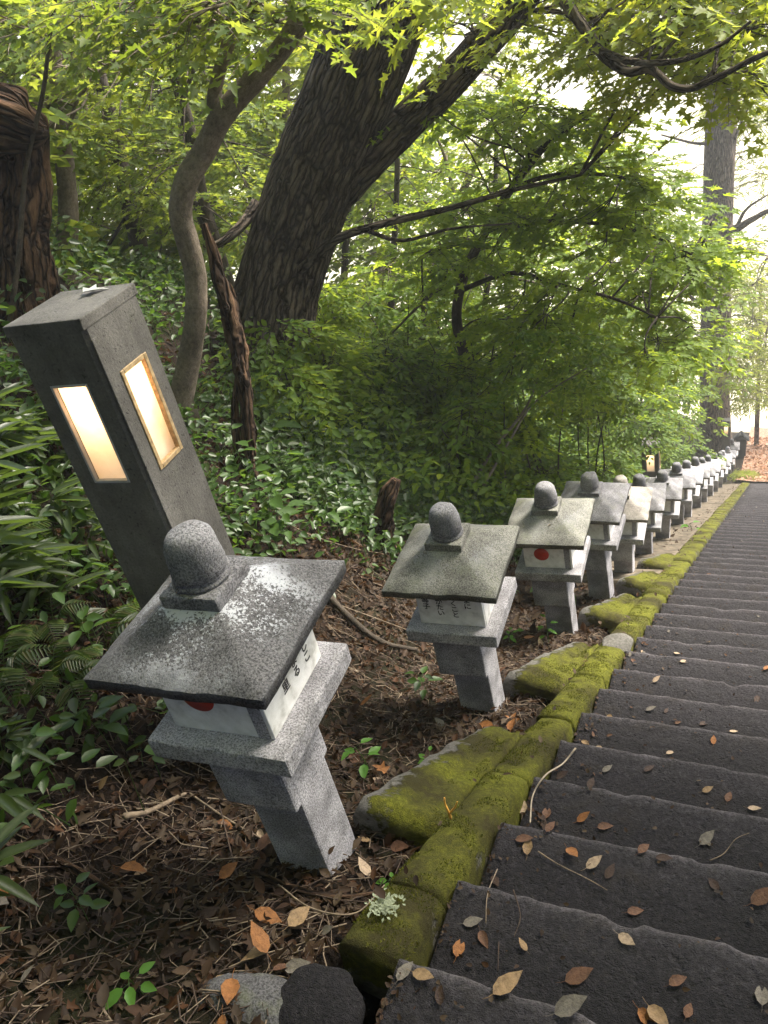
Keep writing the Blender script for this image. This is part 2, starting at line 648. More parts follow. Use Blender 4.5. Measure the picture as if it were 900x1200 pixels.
def m_soil():
    k = NT('forest_soil')
    v = k.coord('World')
    a = k.noise(14, 6, .7, vec=v)
    b = k.noise(70, 5, .75, vec=v)
    g = k.noise(.8, 4, .6, vec=v)
    c = k.ramp(b, [(.3, (.008, .005, .004)), (.52, (.020, .013, .009)), (.75, (.05, .032, .021))])
    c = k.mix(1.0, c, k.ramp(a, [(.3, .55), (.7, 1.3)]), 'MULTIPLY')
    c = k.mix(k.ramp(g, [(.5, 0.0), (.7, .5)]), c, (.03, .04, .012))
    k.bump(k.math('ADD', a, b), 1.0, .03)
    return k.out(c, .95, .15)


SOIL = m_soil()


def m_path():
    k = NT('leaf_strewn_path')
    v = k.coord('World')
    b = k.noise(9, 6, .8, vec=v)
    c = k.ramp(b, [(.35, (.10, .07, .055)), (.5, (.24, .14, .095)), (.66, (.40, .27, .19))])
    k.bump(b, .8, .03)
    return k.out(c, .9, .2)


PATHM = m_path()


def m_valley():
    k = NT('pale_valley')
    v = k.coord('World')
    b = k.noise(.012, 5, .6, vec=v)
    return k.out(k.ramp(b, [(.3, (.58, .54, .38)), (.7, (.72, .68, .50))]), 1.0, .0)


VALLEY = m_valley()


def m_leaf(name, cols, trans, tmix=.5, rough=.55, spec=.22, extra=None):
    """cols: colours picked at random leaf by leaf."""
    k = NT(name)
    r = k.geo('Random Per Island')
    st = [((i + .5) / len(cols), c) for i, c in enumerate(cols)]
    c = k.ramp(r, st)
    vein = k.noise(60, 3, .6)
    c = k.mix(1.0, c, k.ramp(vein, [(.3, .8), (.7, 1.15)]), 'MULTIPLY')
    t = k.ramp(r, [((i + .5) / len(trans), q) for i, q in enumerate(trans)])
    tr = k.n('ShaderNodeBsdfTranslucent')
    k.l(t, tr.inputs['Color'])
    mx = k.n('ShaderNodeMixShader')
    mx.inputs[0].default_value = tmix
    k.out(c, rough, spec)
    k.l(k.b.outputs[0], mx.inputs[1])
    k.l(tr.outputs[0], mx.inputs[2])
    k.l(mx.outputs[0], k.o.inputs['Surface'])
    return k.m


L_MAPLE = m_leaf('maple_leaf', [(0.092, 0.155, 0.016), (0.127, 0.201, 0.021), (0.161, 0.230, 0.023), (0.109, 0.172, 0.021)],
                 [(.32, .42, .03), (.42, .52, .04), (.50, .57, .05), (.36, .46, .035)], .55)
L_TOP = m_leaf('canopy_leaf', [(.095, .140, .014), (.125, .170, .016), (.150, .180, .018), (.115, .150, .018)],
               [(.42, .50, .04), (.50, .56, .05), (.56, .57, .06), (.46, .52, .045)], .55)
L_DARK = m_leaf('woodland_leaf', [(.060, .100, .016), (.085, .130, .018), (.115, .155, .022), (.070, .105, .022)],
                [(.24, .32, .03), (.32, .40, .035), (.40, .44, .05), (.27, .32, .05)], .5)
L_SHRUB = m_leaf('shrub_leaf', [(0.070, 0.126, 0.019), (0.096, 0.168, 0.022), (0.138, 0.210, 0.026), (0.082, 0.132, 0.034)],
                 [(.20, .30, .025), (.28, .38, .03), (.36, .43, .04), (.22, .28, .04)], .42)
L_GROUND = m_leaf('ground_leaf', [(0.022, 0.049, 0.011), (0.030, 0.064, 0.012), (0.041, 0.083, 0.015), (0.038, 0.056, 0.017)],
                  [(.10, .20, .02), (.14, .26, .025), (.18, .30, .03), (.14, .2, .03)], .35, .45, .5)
L_SEED = m_leaf('seedling_leaf', [(.06, .15, .025), (.075, .18, .03), (.09, .20, .03)], [(.2, .38, .04), (.24, .42, .05)], .4, .45)
L_SASA = m_leaf('bamboo_grass_leaf', [(0.016, 0.032, 0.008), (0.020, 0.038, 0.009), (0.027, 0.043, 0.011), (0.058, 0.054, 0.022)],
                [(.12, .2, .03), (.15, .24, .03), (.2, .25, .05)], .35, .42, .5)
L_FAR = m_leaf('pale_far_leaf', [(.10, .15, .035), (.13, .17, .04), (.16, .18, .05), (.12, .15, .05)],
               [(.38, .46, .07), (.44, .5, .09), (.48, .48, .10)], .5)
L_DEAD = m_leaf('dead_leaf', [(0.014, 0.008, 0.005), (0.025, 0.013, 0.007), (0.041, 0.022, 0.011), (0.021, 0.011, 0.007), (0.062, 0.038, 0.021), (0.029, 0.017, 0.009), (0.083, 0.058, 0.038), (0.019, 0.011, 0.007), (0.050, 0.021, 0.008)],
                [(.10, .05, .02), (.16, .08, .03), (.2, .1, .04)], .15, .7, .25)


def m_bark(name, lo, hi, scale=1.0, bump=.03, moss=0.0, stretch=.16, furrow=False):
    """Bark that follows the stem: the attribute 'bark' holds (around, around, along) in metres."""
    k = NT(name)
    v = k.n('ShaderNodeAttribute', attribute_name='bark').outputs['Vector']
    mp = k.n('ShaderNodeMapping')
    mp.inputs['Scale'].default_value = (1, 1, stretch)
    k.l(v, mp.inputs['Vector'])
    vv = mp.outputs['Vector']
    a = k.noise(34 * scale, 6, .7, vec=vv)
    b = k.noise(5, 4, .6, vec=v)
    f = k.noise(120 * scale, 3, .7, vec=vv)
    c = k.ramp(k.math('ADD', k.math('MULTIPLY', a, .7), k.math('MULTIPLY', f, .3)), [(.36, lo), (.62, hi)])
    c = k.mix(1.0, c, k.ramp(b, [(.3, .7), (.7, 1.3)]), 'MULTIPLY')
    if moss:
        c = k.mix(k.ramp(k.noise(8, 5, .7, vec=v), [(.5, 0), (.7, moss)]), c, (.07, .08, .03))
    h = k.math('ADD', a, k.math('MULTIPLY', f, .4))
    if furrow:
        wv = k.n('ShaderNodeTexVoronoi', feature='DISTANCE_TO_EDGE')
        wv.inputs['Scale'].default_value = 21
        mp2 = k.n('ShaderNodeMapping')
        mp2.inputs['Scale'].default_value = (1, 1, .13)
        ad = k.n('ShaderNodeVectorMath', operation='ADD')
        nz = k.n('ShaderNodeTexNoise')
        nz.inputs['Scale'].default_value = 9
        k.l(v, nz.inputs['Vector'])
        sc = k.n('ShaderNodeVectorMath', operation='SCALE')
        sc.inputs['Scale'].default_value = .05
        k.l(nz.outputs['Color'], sc.inputs[0])
        k.l(v, ad.inputs[0])
        k.l(sc.outputs[0], ad.inputs[1])
        k.l(ad.outputs[0], mp2.inputs['Vector'])
        k.l(mp2.outputs['Vector'], wv.inputs['Vector'])
        ridge = k.ramp(wv.outputs['Distance'], [(.0, 0.0), (.16, .8), (.4, 1.0)])
        h = k.math('ADD', k.math('MULTIPLY', ridge, 2.2), h)
        c = k.mix(ridge, tuple(.55 * q for q in lo), c)
    k.bump(h, 1.0, bump)
    return k.out(c, .92, .2)


B_BIG = m_bark('furrowed_bark', (.062, .046, .035), (.24, .19, .148), 1.0, .05, furrow=True)
B_GREY = m_bark('smooth_grey_bark', (.10, .08, .062), (.24, .195, .155), 1.3, .008, .3, .7)
B_DARK = m_bark('dark_bark', (.025, .020, .016), (.085, .068, .054), 1.2, .012, .1, .4)
B_ROT = m_bark('rotten_wood', (.035, .019, .012), (.20, .118, .072), .9, .05, .1, .12, True)
B_FAR = m_bark('far_bark', (.19, .145, .115), (.38, .30, .24), .5, .05, 0, .16, True)  # bark colour paled to stand in for haze on the far trunk
TWIG = m_plain('dry_twig', (.16, .12, .085), .85, .5, 40)
TWIGD = m_plain('dark_twig', (.055, .036, .026), .9, .5, 40)

# ------------------------------------------------------------------ the setting: hillside, valley, path
def graded(a, fine0, fine1, b, step, grow=1.12):
    xs = list(np.arange(fine0, fine1 + 1e-6, step))
    s, x = step, fine1
    while x < b:
        s *= grow
        x += s
        xs.append(min(x, b))
    s, x = step, fine0
    while x > a:
        s *= grow
        x -= s
        xs.insert(0, max(x, a))
    return np.array(xs)


def grid_faces(nx, ny):
    i = np.arange(nx * ny).reshape(ny, nx)
    return np.stack([i[:-1, :-1], i[:-1, 1:], i[1:, 1:], i[1:, :-1]], -1).reshape(-1, 4)


gx = graded(-70, -3.2, -0.8, 60, .05)
gy = graded(-14, 0.2, 6.0, 85, .06)
X, Y = np.meshgrid(gx, gy)
hb = MB().add(np.stack([X, Y, ground_z(X, Y)], -1), grid_faces(len(gx), len(gy)))
hb.build('hillside', SOIL, smooth=True, kind='structure')

vx = np.linspace(-900, 900, 41)
X, Y = np.meshgrid(vx, vx)
MB().add(np.stack([X, Y, 0 * X - 46.0], -1), grid_faces(41, 41)).build('valley_floor', VALLEY, kind='structure')

px_ = np.linspace(-0.9, 3.0, 40)
py_ = np.linspace(Y_END + .02, Y_END + 17, 90)
X, Y = np.meshgrid(px_, py_)
Z = plane_z(Y) + 0.05 + 0.03 * fbm(np.stack([X * 2, Y * 2, X * 0], -1), 4) + .10 * np.clip(-X - .4, 0, 1)
MB().add(np.stack([X, Y, Z], -1), grid_faces(40, 90)).build('path', PATHM, smooth=True, kind='structure')

# ------------------------------------------------------------------ stairs: one worn slab per step
RUN = 0.3463
Y0 = 0.861
stairs = empty('stairs', (0, 0, 0), kind='structure')
X_RIGHT = 2.5


def step_mesh(k):
    yn = Y0 + k * RUN
    zt = -SLOPE * yn
    near = k < 16
    nx = 240 if k < 9 else (130 if near else (70 if k < 32 else 24))
    xs = np.linspace(float(kerb_x(yn)) + .004, X_RIGHT, nx)
    # profile from the hidden back of the tread, over the nosing, down the riser
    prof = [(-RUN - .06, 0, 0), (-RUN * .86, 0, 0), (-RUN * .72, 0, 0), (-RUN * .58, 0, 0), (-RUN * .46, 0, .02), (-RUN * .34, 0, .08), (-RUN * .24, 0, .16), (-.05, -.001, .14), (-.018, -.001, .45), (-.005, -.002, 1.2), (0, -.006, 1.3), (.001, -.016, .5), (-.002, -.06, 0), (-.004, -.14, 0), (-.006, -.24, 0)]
    P = []
    for dy, dz, e in prof:
        P.append(np.stack([xs, np.full(nx, yn + dy), np.full(nx, zt + dz)], -1))
    V = np.array(P)
    q = V.reshape(-1, 3)
    n1 = fbm(q * np.array([3.2, 3, 3]) + k * 3.1, 40, 3)
    n2 = fbm(q * np.array([13, 13, 13]), 50, 3)
    n3 = fbm(q * 34, 60, 2)
    dz = .0035 * n1 + .005 * n2 + .0035 * n3
    line = fbm(np.stack([xs * 2.2, xs * 0 + k * 5.7, xs * 0], -1), 70, 4) * .009
    chip = np.clip(fbm(np.stack([xs * 7.0, xs * 0 + k * 9.1, xs * 0], -1), 80, 2) - .35, 0, 1) * -.06
    dy = np.tile(line + chip, len(prof))
    w = np.repeat([0, 0, 0, .05, .1, .2, .4, .8, 1, 1, 1, 1, 1, 1, 1], nx)
    q = q + np.stack([0 * dz, dy * w + .003 * n3 * w, dz], -1)
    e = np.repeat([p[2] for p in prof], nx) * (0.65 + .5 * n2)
    mb = MB()
    i = np.arange(len(prof) * nx).reshape(len(prof), nx)
    F = np.stack([i[:-1, :-1], i[:-1, 1:], i[1:, 1:], i[1:, :-1]], -1).reshape(-1, 4)[:, ::-1]
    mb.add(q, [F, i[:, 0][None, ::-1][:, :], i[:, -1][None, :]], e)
    return mb


NSTEP = int((Y_END - Y0) / RUN) + 1
for k in range(-4, NSTEP):
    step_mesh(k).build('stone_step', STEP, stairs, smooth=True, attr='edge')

# ------------------------------------------------------------------ kerb stones with moss, wedge blocks, concrete ledge
LEDGE = m_plain('dirty_concrete', (.105, .086, .066), .95, .6, 9, .15, .02)
kerb = empty('kerb', (0, 0, 0), kind='structure')


def loft(profile_fn, ys, mat, name, parent, seed=0, amp=.012, ends=True):
    """profile_fn(y) -> (k x 3: x, height over the slope, moss); lofted along the slope and roughened."""
    R = [np.array(profile_fn(y), float) for y in ys]
    k = len(R[0])
    V = np.array([[(p[0], y, float(plane_z(y)) + p[1]) for p in r] for r, y in zip(R, ys)])
    A = np.array([[p[2] for p in r] for r in R]).reshape(-1)
    q = V.reshape(-1, 3)
    d = np.stack([fbm(q * 7 + 3, seed + 1), fbm(q * 7 + 30, seed + 2), fbm(q * 7 + 60, seed + 3) + .6 * fbm(q * 26, seed + 4)], -1) * amp
    q = q + d
    mb = MB()
    i = np.arange(len(ys) * k).reshape(len(ys), k)
    F = np.stack([i[:-1, :-1], i[:-1, 1:], i[1:, 1:], i[1:, :-1]], -1).reshape(-1, 4)
    fs = [F]
    if ends:
        fs += [i[0][None, ::-1], i[-1][None]]
    mb.add(q, fs, A)
    if ys[0] < 7:
        c = V.reshape(-1, 3)[F] * 0 + q[F]
        am = A[F].mean(1)
        nr = np.cross(c[:, 1] - c[:, 0], c[:, 3] - c[:, 0])
        ar = np.linalg.norm(nr, axis=1)
        nr = norm(nr) * np.where(nr[:, 2:3] < 0, -1, 1)
        rg = np.random.default_rng(seed + 900)
        cnt = rg.poisson(ar * np.clip((am - .55) * 4, 0, 1) * np.clip(4.2 - ys[0] * .55, .5, 4) * 12000)
        j = np.repeat(np.arange(len(F)), cnt)
        a_, b_ = rg.uniform(0, 1, (2, len(j), 1))
        P0 = (c[j, 0] * (1 - a_) + c[j, 1] * a_) * (1 - b_) + (c[j, 3] * (1 - a_) + c[j, 2] * a_) * b_
        ok = fbm(P0 * 9, 77, 3) + .35 * fbm(P0 * 31, 78, 2) > .0
        P0, N0 = P0[ok], nr[j][ok]
        n = len(P0)
        dr = norm(N0 + rg.normal(0, .55, (n, 3))) * rg.uniform(.004, .011, (n, 1))
        sd = norm(np.cross(dr, rg.normal(0, 1, (n, 3)))) * rg.uniform(.0009, .002, (n, 1))
        MOSS_TUFTS.add(np.stack([P0 - sd, P0 + sd, P0 + dr], 1).reshape(-1, 3), np.arange(n * 3).reshape(n, 3))
    return mb.build(name, mat, parent, smooth=True, attr='moss')


MOSS_TUFTS = MB()
rk = random.Random(3)
y = 0.86
while y < 22.2:
    L = rk.uniform(.55, .95)
    if y < .95 < y + L:
        L = 1.12 - y
    y1 = min(y + L, 22.3)
    h = rk.uniform(-.007, .007)
    wl = rk.uniform(-.008, .008)
    first = y1 < 1.2
    far = sstep(4, 9, (y + y1) / 2)

    def kp(yy, h=h, wl=wl, a=y, b=y1):
        x1 = float(kerb_x(yy)) - .006
        x0 = x1 - .165 + wl - .06 * float(far)
        ends = .005 * (1 - min(1, (yy - a) / .02)) + .005 * (1 - min(1, (b - yy) / .02))
        t = .008 + h - ends
        mR = .62 if rk.random() < .8 else .5
        return [(x0 - .01, -.22, .1), (x0 - .005, -.05, .7), (x0, t - .03, .75), (x0 + .02, t - .008, .8), (x0 + .055, t, .78), (x0 + .10, t + .002, .74), (x1 - .03, t - .004, .70 - .10 * far), (x1 - .008, t - .022, .66 - .2 * far), (x1, t - .07, .56 - .2 * far), (x1 + .002, -.14, .48 - .2 * far), (x1 + .002, -.30, .05)]
    ny = max(4, int((y1 - y) / (.03 if y < 5 else .12)))
    loft(kp, np.linspace(y + .002, y1 - .003, ny), MOSS, 'kerb_stone', kerb, seed=int(y * 10), amp=.009)
    y = y1

LANT_Y = [1.24, 2.668, 4.17, 5.41, 6.44, 7.67, 9.11, 10.77, 11.91, 13.7, 15.1, 16.8, 18.3, 20.0, 22.2, 24.6, 26.4]
for i, ly in enumerate(LANT_Y[:5]):
    a = ly + .17
    b = min(a + .86, LANT_Y[i + 1] - .12)

    def wp(yy, a=a, b=b, i=i):
        t = (yy - a) / (b - a)
        xr = float(kerb_x(yy)) - .158
        top = .068 * (1 - t) ** .8 + .004
        xm = xr - .16 * (1 - .45 * t)
        xl = xr - .31 * (1 - .35 * t)
        rnd = .05 * max(0, 1 - (yy - a) / .05)
        return [(xl, -.35, 0), (xl + .004, top - .05 - rnd, .1), (xl + .03, top - .008 - rnd, .12), ((xl + xm) / 2, top - rnd, .36), (xm - .015, top - rnd, .6), (xm + .03, top - .03 - rnd, .72), ((xm + xr) / 2 + .02, top * .55 - .005 - rnd, .78), (xr - .02, .005 - rnd, .72), (xr + .004, -.06, .4), (xr + .004, -.35, 0)]
    loft(wp, np.linspace(a, b, 34), MOSS, 'ledge_block', kerb, seed=90 + i, amp=.016)
yy0 = 5.9
for i in range(6):
    yy1 = yy0 + 2.75 + .3 * rk.random()
    yy1 = min(yy1, 23.0)

    def cp(yy):
        xr = float(kerb_x(yy)) - .172 - .055 * float(sstep(4, 9, yy))
        return [(-1.62, -.35, 0), (-1.615, -.09, .12), (-1.56, -.055, .16), (-1.35, -.05, .12), (-1.15, -.045, .1), (xr - .05, -.035, .16), (xr - .01, -.03, .3), (xr + .004, -.06, .3), (xr + .004, -.35, 0)]
    loft(cp, np.linspace(yy0, yy1 - .012, 30), LEDGE, 'concrete_slab', kerb, seed=120 + i, amp=.012)
    yy0 = yy1
    if yy0 > 22.5:
        break

MOSS_TUFTS.build('moss', m_leaf('moss_blade', [(.035, .042, .007), (.055, .064, .009), (.09, .098, .013), (.14, .138, .018), (.05, .042, .012)], [(.1, .12, .01), (.14, .15, .015)], .25, .8, .1), kind='stuff', label='soft olive moss grown over kerb stones and ledge blocks', cat='moss')

# rough stones at the head of the kerb
def rock(name, loc, r, mat, seed, label=None, cat=None, moss=.2, group=None, parent=None):
    bm = bmesh.new()
    bmesh.ops.create_icosphere(bm, subdivisions=4, radius=1)
    P = np.array([v.co[:] for v in bm.verts])
    d = 1 + .30 * fbm(P * 1.1 + seed, seed, 2) + .10 * fbm(P * 3.5 + seed, seed + 1, 3)
    P = P * d[:, None]
    P = np.sign(P) * np.abs(P) ** .8 * np.array(r)
    mb = MB()
    mb.add(P, np.array([[v.index for v in f.verts] for f in bm.faces]), np.full(len(P), moss))
    bm.free()
    o = mb.build(name, mat, parent, smooth=True, attr='moss', label=label, cat=cat, group=group)
    o.location = loc
    return o


ROCKM = granite('dull_rock', .06, .12, green=.4, off=12.0)
def gpt(x, y, dz=0.0):
    return (x, y, float(ground_z(x, y)) + dz)


rock('boulder', gpt(-1.04, .66, -.03), (.15, .085, .06), ROCKM, 3, 'low grey rock half buried in litter at the head of the kerb', 'rock', .12)
rock('boulder', gpt(-.905, .70, .22), (.10, .10, .06), STEP, 8, 'blackish rock wedged between kerb and topmost visible step', 'rock', 0)
rock('pale_stone', (float(kerb_x(3.8)) - .06, 3.72, float(plane_z(3.72)) + .018), (.085, .075, .03), MOSS, 14, 'flat pale stone lying on the mossy kerb', 'stone', 0)

# ------------------------------------------------------------------ lettering helper
def text_mesh(body, size, mat, name='lettering', offset=.0):
    cu = bpy.data.curves.new('lettering_curve', 'FONT')
    cu.body = body
    cu.size = size
    cu.align_x = 'CENTER'
    cu.align_y = 'TOP'
    cu.space_line = .95
    cu.offset = offset
    cu.extrude = .0004
    cu.resolution_u = 2
    o = bpy.data.objects.new('lettering_tmp', cu)
    col.objects.link(o)
    dg = bpy.context.evaluated_depsgraph_get()
    me = bpy.data.meshes.new_from_object(o.evaluated_get(dg))
    bpy.data.objects.remove(o)
    me.materials.clear()
    me.materials.append(mat)
    me.name = name
    return me


# ------------------------------------------------------------------ stone lanterns
def roof_mesh(seed, mat, e=.25, ze0=.896, ze1=.934, zt=1.024, t=.088, concave=.006):
    n = 26
    mb = MB()
    V, F = [], []
    s = np.linspace(-1, 1, n)
    # top: a hipped surface on a square grid
    X, Y = np.meshgrid(s, s)
    r = np.maximum(np.abs(X), np.abs(Y))
    k = np.clip((1 - r) / (1 - t / e), 0, 1)
    Z = ze1 + (zt - ze1) * k - concave * np.sin(math.pi * k)
    edge = np.clip((r - .97) / .03, 0, 1)
    Z = Z - .006 * edge
    P = np.stack([X * e, Y * e, Z], -1).reshape(-1, 3)
    dn = fbm(P * 9 + seed, seed, 3) * .004 + fbm(P * 45 + seed, seed + 5, 2) * .0018
    P[:, 2] += dn
    rim = fbm(P * 16 + seed, seed + 9, 2) * .005
    o = np.maximum(np.abs(P[:, 0]), np.abs(P[:, 1])) > e * .985
    P[o, :2] *= (1 + rim[o] / e)[:, None]
    mb.add(P, grid_faces(n, n))
    g = np.arange(n * n).reshape(n, n)
    ring = np.concatenate([g[0, :-1], g[:-1, -1], g[-1, :0:-1], g[:0:-1, 0]])
    top = P[ring]
    low = top.copy()
    low[:, :2] *= .995
    low[:, 2] = ze0 + .003 * fbm(low * 14, seed + 2)
    inn = low.copy()
    inn[:, :2] *= .60
    inn[:, 2] = ze0 + .008
    m_ = len(ring)
    base = np.vstack([top, low, inn])
    j = np.arange(m_)
    jn = (j + 1) % m_
    mb.add(base, [np.stack([jn, j, j + m_, jn + m_], 1), np.stack([jn + m_, j + m_, j + 2 * m_, jn + 2 * m_], 1), (np.arange(m_) + 2 * m_)[None, ::-1]])
    me = mb.mesh('roof', mat)
    return me


def lathe(mb, prof, seg=24, seed=0, rough=0.0):
    prof = np.array(prof)
    th = np.linspace(0, 2 * math.pi, seg, endpoint=False)
    V = np.stack([prof[:, None, 0] * np.cos(th), prof[:, None, 0] * np.sin(th), np.repeat(prof[:, None, 1], seg, 1)], -1)
    if rough:
        V = V + fbm(V * 28 + seed, seed, 2)[..., None] * rough
    k = len(prof)
    i = np.arange(k * seg).reshape(k, seg)
    F = np.stack([i[:-1], np.roll(i[:-1], -1, 1), np.roll(i[1:], -1, 1), i[1:]], -1).reshape(-1, 4)
    mb.add(V.reshape(-1, 3), [F, i[-1][None], i[0][None, ::-1]])


ORD = ['first', 'second', 'third', 'fourth', 'fifth', 'sixth', 'seventh', 'eighth', 'ninth', 'tenth', 'eleventh', 'twelfth', 'thirteenth', 'fourteenth', 'fifteenth', 'sixteenth', 'seventeenth']
ROOF_OF = [0, 1, 1, 2, 3, 2, 2, 2, 4, 2, 2, 4, 3, 2, 4, 4, 2]
BODY_OF = [0, 0, 1, 0, 2, 1, 2, 0, 2, 1, 2, 2, 2, 2, 2, 2, 2]
BASE_Z = {0: -2.17 + 1.4275, 1: -3.075 + 1.4275, 2: -3.935 + 1.4275}
YAW = [.046, .046, .046, -.02, .03, .06, .05, .08, .02, .05, .05, .02, .07, .04, .05, .05, .03]
ROOF_MESHES = {}
for i, ly in enumerate(LANT_Y):
    rl = random.Random(100 + i)
    bz = BASE_Z.get(i, float(plane_z(ly)) - {3: .04, 4: .15, 5: .20, 6: .20, 14: .14, 15: .04, 16: .0}.get(i, .17))
    if i == 0:
        lab = 'stone lantern with white lichen frosted roof and red disc panel, before tall lit lamp post'
    elif i == 1:
        lab = 'olive grey roofed stone lantern with black handwritten columns on its front panel'
    elif i == 2:
        lab = 'stone lantern with full red disc and a yellow leaf on its roof'
    elif i == 4:
        lab = 'stone lantern with warm pinkish roof, fifth down the row from the lichen frosted one'
    else:
        lab = 'granite lantern, %s down the row counting from the lichen frosted one' % ORD[i]
    t = empty('stone_lantern', (-1.25, ly, bz), YAW[i], label=lab, cat='lantern', group='stone lanterns lining the stairs')
    if i > 2:
        t.rotation_euler[0] = rl.uniform(-.03, .03)
        t.rotation_euler[1] = rl.uniform(-.035, .035)
    gm, rm = G_BODY[BODY_OF[i]], G_ROOF[ROOF_OF[i]]
    near = i < 4
    R = .0022 if near else 0
    box('post', -.084, .089, -.084, .090, -.32, .318, gm, t, .008, R, 10 + i, 3 if near else 0)
    box('upper_block', -.135, .096, -.122, .104, .322, .603, gm, t, .010, R, 20 + i, 3 if near else 0)
    box('slab', -.208, .208, -.208, .208, .604, .668, gm, t, .009, R, 30 + i, 4 if near else 0)
    fr = .150 if i == 1 else .104
    fp = box('panel', -.148, fr, -.150, -.138, .669, .904, PANEL, t, .0015, segs=1)
    if i != 1:
        box('corner_post', .1045, .140, -.152, -.112, .669, .904, gm, t, .003)
    rp = box('panel', .140, .152, -.150 if i != 1 else -.137, .150, .669, .904, PANEL, t, .0015, segs=1)
    box('panel', -.152, -.140, -.137, .150, .669, .904, PANEL, t, .0015, segs=1)
    box('panel', -.139, .139, .138, .150, .669, .904, PANEL, t, .0015, segs=1)
    o = bpy.data.objects.new('roof', roof_mesh(200 + i * 7, rm, e=.25 if i < 3 else rl.uniform(.235, .26), zt=1.024 if i < 3 else rl.uniform(1.02, 1.035), concave=.004 if i < 3 else rl.uniform(-.008, .010)))
    link(o, t)
    box('plinth', -.082, .082, -.082, .082, 1.018, 1.060, rm if i else G_ROOF[5], t, .007, R, 40 + i, 2 if near else 0)
    mb = MB()
    lathe(mb, [(.062, 1.056), (.073, 1.062), (.074, 1.071), (.0655, 1.077), (.0700, 1.084), (.0690, 1.105), (.0655, 1.138), (.0610, 1.164), (.0540, 1.184), (.044, 1.196), (.028, 1.2035), (.008, 1.206)], 28 if near else 16, 300 + i, .0055)
    if i > 2:
        kz = rl.uniform(.85, 1.08)
        mb.v[0][:, 2] = 1.056 + (mb.v[0][:, 2] - 1.056) * kz
    f = mb.build('finial', G_ROOF[5] if i in (0, 1, 2) or rl.random() < .6 else rm, t, smooth=True)
    if i in (0, 2):
        mbd = MB()
        th = np.linspace(0, 2 * math.pi, 40, endpoint=False)
        ring = np.stack([np.cos(th) * .047, 0 * th, np.sin(th) * .047], -1)
        cz = .79 if i == 0 else .775
        mbd.add(np.vstack([ring + [-.035, -.1506, cz], ring + [-.035, -.1490, cz]]), [np.arange(40)[None], np.stack([np.arange(40), np.arange(40) + 40, (np.arange(40) + 1) % 40 + 40, (np.arange(40) + 1) % 40], 1)])
        mbd.build('red_disc', RED, fp)
    cols_f = ['ままに', 'り焼くこと', '宛がたい', '時等子'] if i == 1 else None
    cols_r = ['としこ', '一まる', '八の里', '金徳'] if i == 0 else (['ままに', '焼くこ'] if i == 1 else None)
    if cols_f:
        for j, tx in enumerate(cols_f):
            me = text_mesh('\n'.join(tx), .034, INK, offset=.0006)
            q = bpy.data.objects.new('lettering', me)
            q.rotation_euler = (math.radians(90), 0, 0)
            q.location = (.085 - j * .062 - (.0 if j < 2 else .004), -.1508, .862 - (.0, -.012, .014, .012)[j])
            link(q, fp)
    if cols_r:
        for j, tx in enumerate(cols_r):
            me = text_mesh('\n'.join(tx), .036, INK, offset=.0006)
            q = bpy.data.objects.new('lettering', me)
            q.rotation_euler = (math.radians(90), 0, math.radians(90))
            q.location = (.1528, .085 - j * .062, .832 - (.018, .012, .004, -.012)[j])
            link(q, rp)

